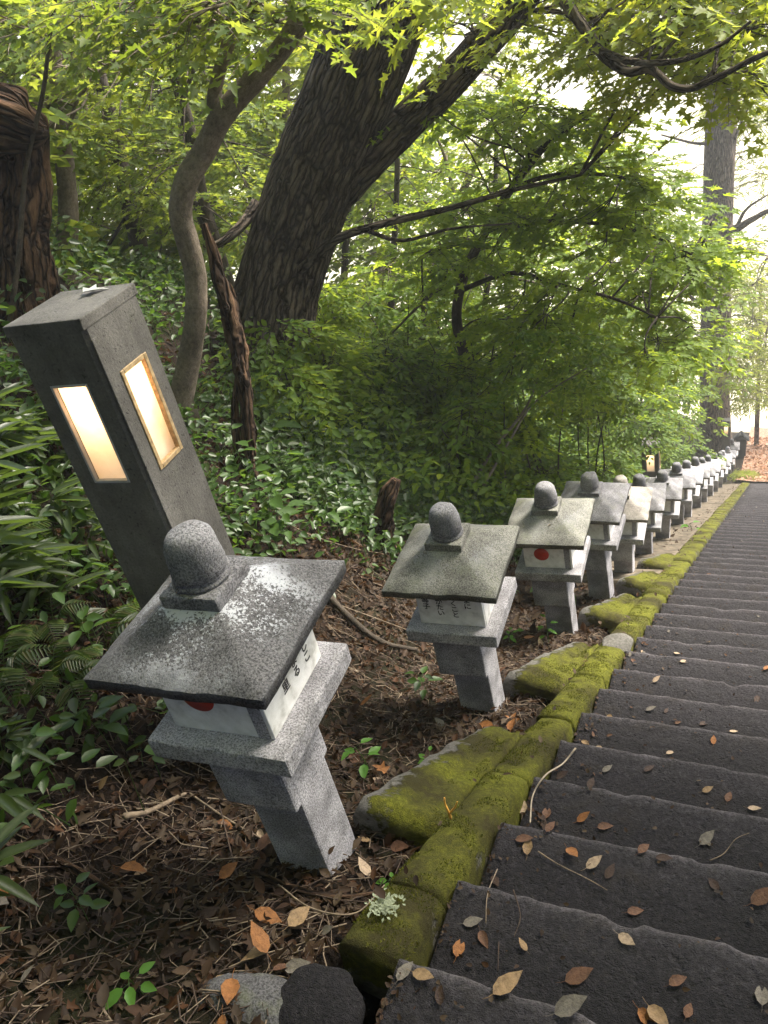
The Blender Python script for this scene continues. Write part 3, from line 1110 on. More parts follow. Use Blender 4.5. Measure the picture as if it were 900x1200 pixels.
# ------------------------------------------------------------------ lamp posts with lit paper windows
def lamp_post(loc, yaw, w, top, label, power, near=True):
    """Square concrete post; loc is its base, top its height. Windows on all four faces near the top."""
    t = empty('lamp_post', loc, yaw, label=label, cat='lamp', group='lit lamp posts beside the lanterns')
    wz1, wz0 = top - .172, top - .497
    ww = .066
    dpt = .030
    mb = MB()
    for s in range(4):
        c, sn = [(1, 0), (0, 1), (-1, 0), (0, -1)][s]
        def W(u, d, z):      # u along the face, d outwards
            x, yv = u, -d
            return (x * c - yv * sn, x * sn + yv * c, z)
        us = [-w + .012, -ww, ww, w - .012]
        zs = [-.5, wz0, wz1, top - .012]
        G = [[W(u, w, z) for u in us] for z in zs]
        V = [p for r in G for p in r]
        F = []
        for a in range(3):
            for b in range(3):
                if a == 1 and b == 1:
                    continue
                F.append([a * 4 + b, a * 4 + b + 1, a * 4 + b + 5, a * 4 + b + 4])
        mb.add(V, np.array(F))
        # reveal of the window opening
        o_ = [W(-ww, w, wz0), W(ww, w, wz0), W(ww, w, wz1), W(-ww, w, wz1)]
        i_ = [W(-ww, w - dpt - .012, wz0), W(ww, w - dpt - .012, wz0), W(ww, w - dpt - .012, wz1), W(-ww, w - dpt - .012, wz1)]
        mb.add(o_ + i_, np.array([[j, (j + 1) % 4, (j + 1) % 4 + 4, j + 4] for j in range(4)]))
        # chamfered arris and top bevel
        mb.add([W(w - .012, w, -.5), W(w, w - .012, -.5), W(w, w - .012, top - .012), W(w - .012, w, top - .012)], np.array([[0, 1, 2, 3]]))
        mb.add([W(-w + .012, w, top - .012), W(w - .012, w, top - .012), W(w - .016, w - .012, top), W(-w + .016, w - .012, top)], np.array([[0, 1, 2, 3]]))
    e = w - .012
    mb.add([(-e, -e, top), (e, -e, top), (e, e, top), (-e, e, top)], np.array([[0, 1, 2, 3]]))
    mb.build('shaft', CONC, t)
    if near:
        # a raised strip along one arris and a thin joint line under the top
        box('arris_strip', w + .0005, w + .006, -w + .006, -w + .030, -.4, top - .05, CONC, t, .002, segs=1)
        box('cap', -w - .0015, w + .0015, -w - .0015, w + .0015, top - .022, top + .012, CONC, t, .004, .001, 7, 3)
    for s in range(4):
        wood = s in (1, 3)
        pivot = empty('window', (0, 0, 0), s * math.pi / 2, parent=t)
        fm = WOODF if wood else METALF
        th = .014 if wood else .008
        pr = .004 if wood else .001
        yf = -w - pr
        yb = -w + .014
        box('frame', -ww - th * .1, -ww + th, yf, yb, wz0, wz1, fm, pivot, .0015, segs=1)
        box('frame', ww - th, ww + th * .1, yf, yb, wz0, wz1, fm, pivot, .0015, segs=1)
        box('frame', -ww + th, ww - th, yf, yb, wz1 - th, wz1 + .001, fm, pivot, .0015, segs=1)
        box('frame', -ww + th, ww - th, yf, yb, wz0 - .001, wz0 + th, fm, pivot, .0015, segs=1)
        mbp = MB()
        n = 14
        s_ = np.linspace(-1, 1, n)
        Xg, Zg = np.meshgrid(s_, s_)
        bulge = .002 * fbm(np.stack([Xg * 2, Zg * 3, Xg * 0], -1), 5 + s)
        mbp.add(np.stack([Xg * (ww + .0), -w + dpt + bulge - .006, (wz0 + wz1) / 2 + Zg * (wz1 - wz0) / 2], -1), grid_faces(n, n))
        mbp.build('pane', PANE, pivot, smooth=True)
    ld = bpy.data.lights.new('bulb_light', 'POINT')
    ld.energy = power
    ld.color = (1.0, .60, .30)
    ld.shadow_soft_size = .02
    lo = bpy.data.objects.new('bulb_light', ld)
    lo.location = (0, 0, wz1 - .075)
    link(lo, t)
    mbb = MB()
    lathe(mbb, [(.004, wz1 - .02), (.012, wz1 - .03), (.012, wz1 + .02), (.004, wz1 + .03)], 10)
    mbb.build('bulb_socket', METALF, t)
    return t


LP_TOP = 1.4275 - .576
gz = float(ground_z(-1.8, 1.715))
lamp_post((-1.8, 1.715, gz), .067, .133, LP_TOP - gz, 'tall dark concrete lamp post with lit windows behind the lichen frosted lantern', 1.25)
p = at(763, 538, 12.1)
lamp_post((p[0], p[1], p[2] + .33 - 1.9), .05, .133, 1.9, 'lit lamp post half hidden in leaves beside the middle of the lantern row', .7, False)
p = at(851, 502, 26.0)
lamp_post((p[0], p[1], p[2] + .33 - 1.9), .03, .133, 1.9, 'small lit lamp post standing between the thick tree and the black box', .9, False)
# scrap of pale leaf lying on the lamp's top
mb = MB()
put_leaves(mb, MAPLE, np.array([[-1.80, 1.78, LP_TOP + .022]]), np.array([[.8, .5, 0]]), np.array([[.1, .1, 1]]), .075)
mb.build('pale_leaf', m_plain('bleached_leaf', (.42, .42, .40), .8), label='bleached pale leaf lying on top of the tall lamp post', cat='leaf')

# black roofed box at the foot of the stairs
p = at(868, 536, 28.6)
t = empty('notice_box', (p[0], p[1], p[2] - .05), .03, label='small black box with a gabled roof at the foot of the stairs', cat='box')
box('body', -.17, .17, -.13, .13, 0, .86, BLACKP, t, .01)
box('base', -.19, .19, -.15, .15, -.25, .0, BLACKP, t, .01)
for s in (-1, 1):
    mb = MB()
    q = np.array([(s * .0, -.19, 1.06), (s * .28, -.19, .82), (s * .28, .19, .82), (0, .19, 1.06)])
    mb.add(np.vstack([q, q + [0, 0, .03]]), np.array([[0, 1, 2, 3], [7, 6, 5, 4], [0, 4, 5, 1], [1, 5, 6, 2], [2, 6, 7, 3], [3, 7, 4, 0]]))
    mb.build('roof_board', BLACKP, t)
mb = MB()
mb.add([(-.17, -.13, .86), (.17, -.13, .86), (0, -.13, 1.05), (-.17, .13, .86), (.17, .13, .86), (0, .13, 1.05)], [np.array([[0, 1, 2], [5, 4, 3]]), np.array([[0, 2, 5, 3], [1, 4, 5, 2]])])
mb.build('gable', BLACKP, t)

# ------------------------------------------------------------------ trees
def path_px(pts, n):
    """(px, py, dist) stations -> smoothed world path."""
    return smooth_path([at(*q) for q in pts], n)


def to_ground(P, extra=.25):
    """Continue a trunk straight down from its first point until it is under the ground."""
    g = float(ground_z(P[0, 0], P[0, 1]))
    if P[0, 2] > g - extra:
        return np.vstack([[P[0, 0], P[0, 1], g - extra], P])
    return P


def region(rng, x0, y0, x1, y1, d0, d1, n):
    return np.array([at(rng.uniform(x0, x1), rng.uniform(y0, y1), rng.uniform(d0, d1)) for _ in range(n)])


def tree(name, label, stems, crown, bark, leafmat, seed, group=None, cat='tree', smooth=True, crown_name='crown'):
    """stems: list of dict(path, r0, r1, seg, rough, ridge); crown(rng, limbs, mbl, mbw) adds leaves and twigs."""
    rng = np.random.default_rng(seed)
    base = stems[0]['path'][0]
    t = empty(name, (0, 0, 0), label=label, cat=cat, group=group)
    mbw = MB()
    limbs = []
    for s in stems:
        P = s['path']
        r = s['r'] if 'r' in s else np.linspace(s['r0'], s['r1'], len(P)) if 'pw' not in s else None
        tube(mbw, P, r, s.get('seg', 12), s.get('rough', .12), s.get('ridge', 0), s.get('seed', seed), s.get('nridge', 14))
        if s.get('limb', True):
            limbs.append(P)
    mbl = MB()
    if crown is not None:
        crown(rng, np.concatenate(limbs), mbl, mbw)
    mbw.build('trunk', bark, t, smooth=smooth, attr='bark')
    if mbl.n:
        mbl.build(crown_name, leafmat, t)
    return t


# the great leaning tree, its fork and the sinuous branch over the stairs
big = to_ground(path_px([(300, 455, 8.1), (313, 400, 8.15), (333, 310, 8.2), (368, 210, 8.2), (410, 110, 8.1), (448, 10, 8.0), (480, -110, 7.8), (500, -260, 7.5)], 160))
rb = np.interp(np.linspace(0, 1, len(big)), [0, .12, .25, .5, .75, 1], [.56, .45, .395, .38, .37, .28])
fork = path_px([(372, 262, 8.2), (405, 215, 8.2), (440, 180, 8.15), (478, 142, 8.1), (522, 100, 8.0), (566, 52, 7.9), (600, 15, 7.8), (650, -60, 7.5), (720, -190, 7.0)], 60)
fork2 = path_px([(590, 25, 7.85), (640, -20, 7.2), (664, 5, 6.9), (688, 38, 6.8), (708, 66, 6.7), (735, 84, 6.6), (762, 81, 6.5), (786, 100, 6.4), (812, 103, 6.4), (850, 86, 6.3), (885, 68, 6.2), (930, 50, 6.0)], 60)
fork3 = path_px([(700, 58, 6.75), (740, 72, 6.5), (790, 72, 6.3), (840, 55, 6.1), (880, 25, 6.0)], 24)
arc1 = path_px([(345, 322, 8.0), (365, 305, 7.7), (395, 280, 7.5), (450, 262, 7.4), (530, 243, 7.4), (605, 222, 7.4), (680, 205, 7.5)], 30)
arc2 = path_px([(425, 268, 7.45), (470, 282, 7.4), (530, 268, 7.3), (600, 262, 7.3)], 18)
low1 = path_px([(300, 240, 8.2), (285, 262, 8.0), (265, 280, 7.9), (248, 290, 7.9)], 12)


def crown_big(rng, limbs, mbl, mbw):
    c = np.vstack([region(rng, 590, -60, 900, 75, 6.9, 9.2, 48), region(rng, 760, 60, 900, 120, 7.0, 9.0, 5),
                   region(rng, 470, -60, 640, 45, 6.5, 9.5, 11)])
    clumps(mbl, mbw, c, rng.uniform(.35, .7, len(c)), 15, 11, MAPLE, .085, rng, limbs, .35, .36, br=.014)
    # unseen leaf clumps added overhead and behind the camera to block sun and sky
    c = np.array([(rng.uniform(-2.0, 6), rng.uniform(-1.0, 6.0), 0) for _ in range(110)] + [(rng.uniform(-10, 6), rng.uniform(-11, 1.5), 0) for _ in range(330)])
    c[:, 2] = np.maximum(plane_z(c[:, 1]) + rng.uniform(5.6, 9.5, len(c)), 3.2) + 1.5 * (c[:, 0] < -4)
    clumps(mbl, mbw, c, rng.uniform(.6, 1.0, len(c)), 13, 7, OVATE, .17, rng, None, .4, .7)


tree('leaning_tree', 'great leaning tree with deeply furrowed dark bark, forking over the stairs',
     [dict(path=big, r=rb, seg=88, rough=.07, ridge=.055, nridge=40), dict(path=fork, r=np.interp(np.linspace(0, 1, 60), [0, .12, .25, 1], [.10, .19, .165, .10]), seg=32, rough=.08, ridge=.05, nridge=22), dict(path=fork2, r0=.048, r1=.014, seg=12, rough=.2),
      dict(path=fork3, r0=.028, r1=.008, seg=7), dict(path=arc1, r0=.055, r1=.012, seg=9, rough=.2), dict(path=arc2, r0=.022, r1=.007, seg=7), dict(path=low1, r0=.06, r1=.03, seg=9)],
     crown_big, B_BIG, L_TOP, 21)

# the crooked grey tree
ck = to_ground(path_px([(212, 470, 5.55), (222, 420, 5.55), (229, 372, 5.5), (229, 325, 5.5), (220, 285, 5.5), (211, 250, 5.5), (220, 210, 5.5), (240, 176, 5.5), (258, 140, 5.45), (285, 108, 5.4), (316, 74, 5.35), (345, 35, 5.3), (362, 0, 5.25), (385, -60, 5.2), (400, -140, 5.1)], 110))
rc = np.interp(np.linspace(0, 1, len(ck)), [0, .15, .5, .62, 1], [.088, .070, .073, .065, .042])
ck2 = path_px([(257, 142, 5.45), (251, 118, 5.45), (258, 82, 5.45), (272, 45, 5.45), (296, 12, 5.4), (318, -40, 5.3)], 30)
ck3 = path_px([(262, 62, 5.45), (264, 30, 5.5), (285, -10, 5.5)], 10)


def crown_ck(rng, limbs, mbl, mbw):
    c = np.vstack([region(rng, 120, -50, 350, 45, 4.8, 7.2, 18), region(rng, 60, -40, 230, 40, 5, 7, 12)])
    clumps(mbl, mbw, c, rng.uniform(.3, .55, len(c)), 11, 10, MAPLE, .075, rng, limbs, .35, .34)


tree('crooked_tree', 'smooth grey crooked tree bending in an S beside the leaning tree',
     [dict(path=ck, r=rc, seg=26, rough=.10), dict(path=ck2, r0=.045, r1=.026, seg=12, rough=.15), dict(path=ck3, r0=.02, r1=.008, seg=7)], crown_ck, B_GREY, L_DARK, 22)

# the rotten snag beside it
sn = to_ground(path_px([(292, 545, 5.0), (290, 500, 5.02), (287, 455, 5.05), (280, 415, 5.1), (272, 378, 5.15), (262, 342, 5.2), (252, 305, 5.25), (240, 262, 5.3)], 60))
sn2 = to_ground(path_px([(280, 545, 5.0), (276, 500, 5.04), (276, 465, 5.08), (282, 430, 5.1)], 20))
tree('dead_snag', 'thin dead snag with rotten flaking stem beside the crooked tree',
     [dict(path=sn, r=np.interp(np.linspace(0, 1, len(sn)), [0, .3, .6, .8, 1], [.045, .05, .062, .045, .02]), seg=18, rough=.5), dict(path=sn2, r0=.035, r1=.02, seg=12, rough=.4)],
     None, B_ROT, None, 23, cat='dead tree')

# the broken hollow stump
st = to_ground(path_px([(25, 400, 6.3), (18, 340, 6.3), (14, 280, 6.35), (18, 215, 6.4), (14, 160, 6.4), (2, 118, 6.4)], 60), .3)
rs = np.interp(np.linspace(0, 1, len(st)), [0, .15, .4, .7, .88, 1], [.31, .24, .19, .17, .19, .08])
over = path_px([(-30, 140, 6.2), (5, 142, 6.1), (30, 150, 6.1), (52, 152, 6.15)], 20)
hole = path_px([(-12, 200, 6.05), (-2, 180, 6.1), (2, 160, 6.15)], 8)
t = tree('broken_stump', 'thick broken stump with shaggy reddish rotten bark and overhanging top',
         [dict(path=st, r=rs, seg=72, rough=.35, ridge=.18, nridge=26), dict(path=over, r=np.interp(np.linspace(0, 1, 20), [0, .5, 1], [.20, .17, .05]), seg=36, rough=.7, ridge=.2, nridge=16)], None, B_ROT, None, 24, cat='stump')
mb = MB()
tube(mb, path_px([(8, 400, 5.8), (22, 300, 5.9), (30, 200, 5.95), (50, 110, 6.0), (60, 30, 6.0), (70, -30, 6.0)], 30), np.linspace(.018, .010, 30), 7, .1)
mb.build('climbing_stem', B_DARK, t, smooth=True, attr='bark')

# slender trees of the wood behind
def thin_tree(label, pts, wpx, crown_regs, seed, bark=B_DARK, leaf=L_DARK, branches=(), lsize=.08, ntw=11, rad=(.35, .65), name='woodland_tree', group='slender trees in the wood', tmpl=MAPLE):
    P = path_px(pts, 40)
    P = to_ground(P)
    d = np.mean([q[2] for q in pts])
    r = wpx / 970 * d * 1.07 / 2
    stems = [dict(path=P, r=np.interp(np.linspace(0, 1, len(P)), [0, .1, 1], [r * 1.35, r * 1.1, r * .6]), seg=12, rough=.14)]
    for b, wb in branches:
        Q = path_px(b, 16)
        rr = wb / 970 * d * 1.07 / 2
        stems.append(dict(path=Q, r0=rr, r1=rr * .4, seg=7, rough=.1))

    def cr(rng, limbs, mbl, mbw):
        for (x0, y0, x1, y1, d0, d1, n) in crown_regs:
            c = region(rng, x0, y0, x1, y1, d0, d1, n)
            clumps(mbl, mbw, c, rng.uniform(*rad, n), ntw, 10, tmpl, lsize, rng, limbs, .35, .36)
    return tree(name, label, stems, cr, bark, leaf, seed, group)


thin_tree('straight slender grey trunk rising right behind the broken stump', [(66, 360, 9), (72, 320, 9), (80, 262, 9), (76, 195, 9), (66, 130, 9), (62, 60, 9), (60, -20, 9), (62, -90, 9)], 20,
          [(-30, -40, 170, 150, 7.0, 10.5, 30)], 31, B_GREY, L_DARK, [([(72, 190, 9), (95, 110, 8.6), (150, 60, 8.2), (215, 20, 8)], 5)])
thin_tree('dark slanting trunk midway between broken stump and crooked tree', [(168, 350, 11), (163, 290, 11), (148, 225, 11), (132, 150, 11), (114, 80, 11), (96, 0, 11), (85, -60, 11)], 17,
          [(70, 40, 260, 260, 9, 12.5, 34)], 32, B_DARK, L_DARK, [([(60, 130, 10.8), (130, 112, 10.6), (220, 82, 10.4), (300, 78, 10.2)], 4), ([(150, 250, 11), (120, 300, 11), (105, 330, 11)], 4)])
thin_tree('dark forked sapling standing close behind the crooked tree', [(236, 240, 10), (226, 172, 10), (214, 120, 10), (202, 78, 10), (192, 30, 10), (185, -30, 10)], 13,
          [(170, 90, 330, 330, 9, 12.5, 30)], 33, B_DARK, L_DARK, [([(214, 118, 10), (228, 80, 9.9), (245, 50, 9.8)], 5), ([(226, 168, 10), (240, 162, 10), (262, 165, 10)], 5)])
thin_tree('thin dark upright sapling just beyond the leaning trunk', [(458, 370, 13.5), (461, 300, 13.5), (465, 220, 13.5), (466, 150, 13.5), (470, 60, 13.5)], 7, [(390, 120, 520, 330, 12, 15, 22)], 34, B_DARK, L_MAPLE)
thin_tree('thin dark upright sapling among the bright maple layers', [(560, 420, 13), (568, 360, 13), (576, 290, 13), (580, 230, 13), (582, 150, 13)], 7, [(500, 200, 640, 330, 12, 15, 20)], 35, B_DARK, L_MAPLE)
thin_tree('leaning pale brown sapling under the fork of the leaning tree', [(500, 330, 15), (540, 230, 15), (575, 150, 15), (600, 100, 15)], 9, [(480, 60, 640, 210, 13, 17, 18)], 36, B_GREY, L_TOP,
          [([(535, 240, 15), (520, 180, 15), (505, 150, 15)], 5), ([(560, 185, 15), (600, 150, 15), (650, 120, 15)], 5)])
thin_tree('bent dark stem rising from the shrubs by the leaning trunk', [(490, 420, 11.5), (495, 370, 11.5), (505, 320, 11.5), (530, 300, 11.5), (548, 285, 11.5)], 11, [(440, 280, 580, 420, 10, 13, 22)], 37, B_DARK, L_MAPLE,
          [([(500, 340, 11.5), (560, 325, 11.2), (620, 330, 11), (660, 345, 11)], 5)])

# the bright layered maple over the lantern row
mt = to_ground(path_px([(560, 470, 9.6), (545, 420, 9.5), (535, 370, 9.4), (545, 320, 9.3), (570, 270, 9.2), (600, 220, 9.0), (640, 170, 8.8), (690, 130, 8.6)], 40))
mb1 = path_px([(540, 340, 9.3), (600, 320, 9.0), (660, 335, 8.8), (720, 350, 8.6), (770, 372, 8.5)], 20)
mb2 = path_px([(570, 270, 9.2), (640, 260, 8.9), (700, 262, 8.7), (760, 275, 8.6), (810, 298, 8.5)], 20)
mb3 = path_px([(600, 220, 9.0), (650, 205, 8.7), (710, 205, 8.4), (760, 215, 8.3)], 16)
mb4 = path_px([(545, 320, 9.3), (500, 350, 9.0), (460, 390, 8.8)], 12)


def crown_maple(rng, limbs, mbl, mbw):
    L = [(520, 130, 60), (600, 125, 70), (670, 150, 50), (560, 140, 50), (630, 165, 60), (705, 192, 50), (740, 205, 40), (640, 218, 70), (700, 225, 60), (690, 252, 85), (750, 245, 50), (520, 250, 50), (600, 262, 50),
         (650, 285, 100), (730, 290, 80), (790, 305, 60), (560, 300, 60), (480, 300, 50), (620, 335, 70), (690, 345, 100), (770, 360, 60), 
         (640, 390, 100), (720, 405, 80), (780, 420, 40), (825, 320, 30), (600, 440, 70), (680, 450, 70)]
    C, R = [], []
    for (x, y, w) in L:
        for k in range(3):
            C.append(at(x + rng.normal(0, w * .4), y + rng.normal(0, 13), rng.uniform(8.0, 10.5)))
            R.append(w / 970 * 9.5 * rng.uniform(.6, 1.0))
    clumps(mbl, mbw, C, R, 19, 12, MAPLE, .088, rng, limbs, .16, .36, droop=.22, nrm_noise=.28)


tree('maple_tree', 'bright green maple with flat layered sprays spreading above the lantern row',
     [dict(path=mt, r0=.075, r1=.03, seg=12, rough=.15), dict(path=mb1, r0=.032, r1=.01, seg=8), dict(path=mb2, r0=.032, r1=.01, seg=8), dict(path=mb3, r0=.028, r1=.01, seg=8), dict(path=mb4, r0=.03, r1=.01, seg=8)],
     crown_maple, B_DARK, L_MAPLE, 40)

# the thick far tree at the foot of the stairs
fp_ = to_ground(path_px([(836, 536, 26.8), (838, 500, 26.8), (837, 440, 26.8), (839, 360, 26.8), (840, 280, 26.8), (843, 200, 26.8), (846, 120, 26.8), (848, 30, 26.8), (850, -80, 26.8)], 90), .4)
rf = np.interp(np.linspace(0, 1, len(fp_)), [0, .06, .16, .4, .8, 1], [.70, .58, .46, .42, .40, .30])
fb = [path_px(q, 20) for q in ([(842, 272, 26.8), (862, 268, 26.4), (880, 258, 26), (905, 245, 25.6), (930, 240, 25)], [(862, 268, 26.4), (875, 245, 26), (900, 228, 25.5)],
                               [(846, 300, 26.8), (870, 292, 26), (900, 300, 25.5)], [(838, 168, 26.8), (815, 168, 26.5), (790, 162, 26.2), (775, 158, 26)], [(838, 355, 26.8), (815, 352, 26.3), (800, 340, 26), (780, 332, 25.5)],
                               [(848, 200, 26.8), (866, 150, 26.5), (880, 120, 26)])]


def crown_far(rng, limbs, mbl, mbw):
    c = np.vstack([region(rng, 765, 100, 910, 400, 27.4, 30, 26), region(rng, 862, 300, 915, 470, 24, 28, 18), region(rng, 790, 380, 900, 470, 28, 30, 12), region(rng, 815, 230, 870, 330, 25, 26, 4)])
    clumps(mbl, mbw, c, rng.uniform(.5, 1.1, len(c)), 16, 12, LANCE, .17, rng, limbs, .3, .7, br=.02)


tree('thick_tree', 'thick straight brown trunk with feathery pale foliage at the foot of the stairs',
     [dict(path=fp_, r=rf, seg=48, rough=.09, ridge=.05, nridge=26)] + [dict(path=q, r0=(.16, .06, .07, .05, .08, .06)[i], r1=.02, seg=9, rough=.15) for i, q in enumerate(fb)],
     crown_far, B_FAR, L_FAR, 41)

# trees of the lower wood, seen between the nearer ones
WOOD = [(-60, 9.5, 330), (30, 15, 300), (110, 16, 300), (185, 14.5, 310), (255, 15.5, 310), (330, 14, 350), (400, 17, 380), (500, 18, 420), (600, 17.5, 450), (690, 19, 470), (760, 21, 480)]
BEYOND = ['and above the broken stump', 'the straight slender grey trunk', 'the dark slanting trunk', 'the dark forked sapling', 'the crooked grey tree', 'the foot of the leaning tree',
          'the middle of the leaning trunk', 'the bent dark stem', 'the trunk of the bright maple', 'the drooping tips of the maple', 'the second lamp post']
for i, (x, d, y) in enumerate(WOOD):
    rw = random.Random(i)
    top = -40 if i < 7 else (110 if i == 7 else 250)
    lean = rw.uniform(-25, 25)
    regs = [(x - 75, top, x + 75, y + 10, d - 1.5, d + 2.5, 34 if i < 8 else 30)]
    thin_tree('leafy tree of the lower wood growing beyond ' + BEYOND[i], [(x, y + 30, d), (x + lean * .3, y - 80, d), (x + lean * .7, y - 180, d), (x + lean, -30 if i < 7 else 200, d)], 11 if i < 6 else 8, regs, 60 + i,
              [B_DARK, B_GREY][i % 2], [L_DARK, L_MAPLE, L_TOP][i % 3] if i < 8 else L_MAPLE, lsize=.17, ntw=22, rad=(.7, 1.2), name='lower_tree', group='leafy trees of the lower wood', tmpl=RHOMB)
# young trees right of the far trunk and below the stairs
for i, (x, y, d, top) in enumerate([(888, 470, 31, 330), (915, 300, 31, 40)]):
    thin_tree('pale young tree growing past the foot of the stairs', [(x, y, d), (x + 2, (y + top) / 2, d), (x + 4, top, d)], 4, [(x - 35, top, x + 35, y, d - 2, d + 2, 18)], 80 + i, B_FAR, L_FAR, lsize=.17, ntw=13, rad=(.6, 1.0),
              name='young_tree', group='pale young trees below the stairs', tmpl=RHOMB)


# unseen trees added across the stairs to shade them
for i, (x, y, h) in enumerate([(5.2, 4.0, 8), (4.9, -1.0, 8), (6.5, 14.0, 9), (6.0, 19.0, 8)]):
    rng = np.random.default_rng(90 + i)
    b = np.array([x, y, float(ground_z(x, y)) - .2])
    P = smooth_path([b, b + [-.2, .2, h * .4], b + [.1, .1, h * .75], b + [-.3, .2, h]], 20)

    def cr(rng, limbs, mbl, mbw, b=b, h=h):
        c = b + np.stack([rng.normal(0, 1.6, 46), rng.normal(0, 1.6, 46), rng.uniform(h * .5, h * 1.05, 46)], -1)
        clumps(mbl, mbw, c, rng.uniform(.6, 1.1, 46), 14, 7, OVATE, .16, rng, limbs, .4, .7)
    tree('stairside_tree', 'broadleaf tree standing on the bank across the stairs from the lanterns', [dict(path=P, r0=.2, r1=.06, seg=14)], cr, B_GREY, L_TOP, 90 + i, 'added shade trees across the stairs')

# ------------------------------------------------------------------ shrubs on the bank
def shrub(px, py, d, hpx, label, seed, leaf=L_SHRUB, tmpl=OVATE, lsize=.065, stems=4, lean=0.0, ncl=15, ntw=16, group='leafy shrubs on the bank'):
    rng = np.random.default_rng(seed)
    p = at(px, py, d)
    g = float(ground_z(p[0], p[1]))
    H = hpx / 970 * d * 1.1
    t = empty('shrub', (0, 0, 0), label=label, cat='shrub', group=group)
    mbw, mbl = MB(), MB()
    L = []
    for s in range(stems):
        a = rng.uniform(0, 6.28)
        r = rng.uniform(.2, .7) * H * .7
        e = np.array([p[0] + math.cos(a) * r + lean * H, p[1] + math.sin(a) * r, max(g, p[2]) + H * rng.uniform(.6, 1.0)])
        b = np.array([p[0], p[1], g - .1]) + rng.normal(0, .05, 3)
        P = smooth_path([b, (b * .55 + e * .45) + rng.normal(0, .06 * H, 3) + [0, 0, .08 * H], e], 12)
        tube(mbw, P, np.linspace(.016, .005, 12), 6, .15)
        L.append(P[2:])
    L = np.concatenate(L)
    c = L[rng.integers(0, len(L), ncl)] + rng.normal(0, .16 * H, (ncl, 3)) * [1, 1, .6]
    clumps(mbl, mbw, c, rng.uniform(.16, .34, ncl) * max(H, .7), ntw, 9, tmpl, lsize, rng, L, .3, .26, droop=.3, br=.006)
    mbw.build('stem', B_DARK, t, smooth=True, attr='bark')
    mbl.build('foliage', leaf, t)
    return t


SH = [(640, 530, 8.2, 110), (590, 545, 7.6, 100), (540, 560, 7.2, 90), (690, 520, 9.5, 110), (715, 500, 13.5, 110), (765, 485, 16, 80), (500, 500, 8.5, 110), (560, 480, 9.5, 120), (620, 470, 11, 120),
      (440, 480, 8.5, 90), (400, 470, 8.0, 80), (680, 455, 13, 110), (740, 455, 15, 100), (350, 480, 7.0, 60), (470, 440, 10.5, 110), (530, 430, 12, 120), (390, 400, 9.6, 70), (775, 465, 18, 90), (315, 440, 7.3, 55), (370, 430, 7.6, 60)]
SL = {0: 'arching shrub with two long bare stems behind the second and third lanterns'}
USED = {}
SHRUBS = {}
for i, (x, y, d, h) in enumerate(SH):
    q_ = at(x, y, d)
    li = int(np.argmin([abs(q_[1] - v) for v in LANT_Y]))
    uu = -q_[0] - 1.6
    tier = 'at the bank foot' if uu < .9 else ('halfway up the bank' if uu < 2.2 else ('high on the bank' if uu < 4 else 'at the edge of the wood'))
    lab_ = 'leafy shrub %s, level with the %s lantern' % (tier, ORD[li])
    if lab_ in USED and i not in SL:
        j_, u0 = USED[lab_]
        a_, b_ = ('nearer the wood', 'nearer the stairs') if uu > u0 else ('nearer the stairs', 'nearer the wood')
        SHRUBS[j_]['label'] = lab_.replace('leafy shrub', 'leafy shrub ' + b_)
        lab_ = lab_.replace('leafy shrub', 'leafy shrub ' + a_)
    USED[lab_] = (i, uu)
    SL.setdefault(i, lab_)
    SHRUBS[i] = shrub(x, y, d, h, SL[i], 300 + i, [L_SHRUB, L_MAPLE, L_SHRUB][i % 3], OVATE, .075 if d < 10 else .10, group='leafy shrubs on the bank')
# the two slanting stems that show against the shrubs
mb = MB()
tube(mb, path_px([(548, 575, 6.9), (580, 525, 7.2), (615, 480, 7.4), (632, 440, 7.5), (648, 400, 7.5)], 24), np.linspace(.020, .007, 24), 7, .15)
tube(mb, path_px([(566, 570, 6.9), (598, 515, 7.2), (628, 470, 7.4), (690, 430, 7.5)], 20), np.linspace(.016, .006, 20), 7, .15)
mbl = MB()
rg = np.random.default_rng(77)
clumps(mbl, None, region(rg, 600, 390, 700, 470, 7.2, 7.8, 14), .22, 12, 9, OVATE, .06, rg, None, .3, .22)
t = empty('slanting_shrub', (0, 0, 0), label='shrub of two bare slanting stems rising behind the second lantern', cat='shrub')
mb.build('stem', B_GREY, t, smooth=True, attr='bark')
mbl.build('foliage', L_SHRUB, t)

mbl, mbw = MB(), MB()
rg = np.random.default_rng(78)
sp = path_px([(700, 540, 11.6), (722, 512, 11.7), (745, 500, 11.7), (775, 500, 11.6)], 16)
sp = to_ground(sp)
tube(mbw, sp, np.linspace(.014, .005, len(sp)), 6, .15)
clumps(mbl, mbw, region(rg, 715, 485, 785, 515, 11.3, 11.7, 10), .3, 12, 9, OVATE, .075, rg, sp[2:], .3, .25, br=.005)
t = empty('overhanging_shrub', (0, 0, 0), label='leafy shrub hanging over the lamp post beside the middle of the row', cat='shrub')
mbw.build('stem', B_DARK, t, smooth=True, attr='bark')
mbl.build('foliage', L_SHRUB, t)

# broken little stump behind the second lantern
bp = at(445, 625, 5.0)
g0 = float(ground_z(bp[0], bp[1]))
P = smooth_path([(bp[0], bp[1], g0 - .15), (bp[0] + .0, bp[1], g0 + .05), tuple(at(452, 592, 5.0)), tuple(at(464, 562, 5.0))], 24)
mb = MB()
tube(mb, P, np.interp(np.linspace(0, 1, 24), [0, .4, .8, 1], [.10, .075, .06, .03]), 22, .5, .15, 4, 12)
mb.build('small_stump', B_ROT, smooth=True, attr='bark', label='small jagged rotten stump on the bank behind the second lantern', cat='stump')

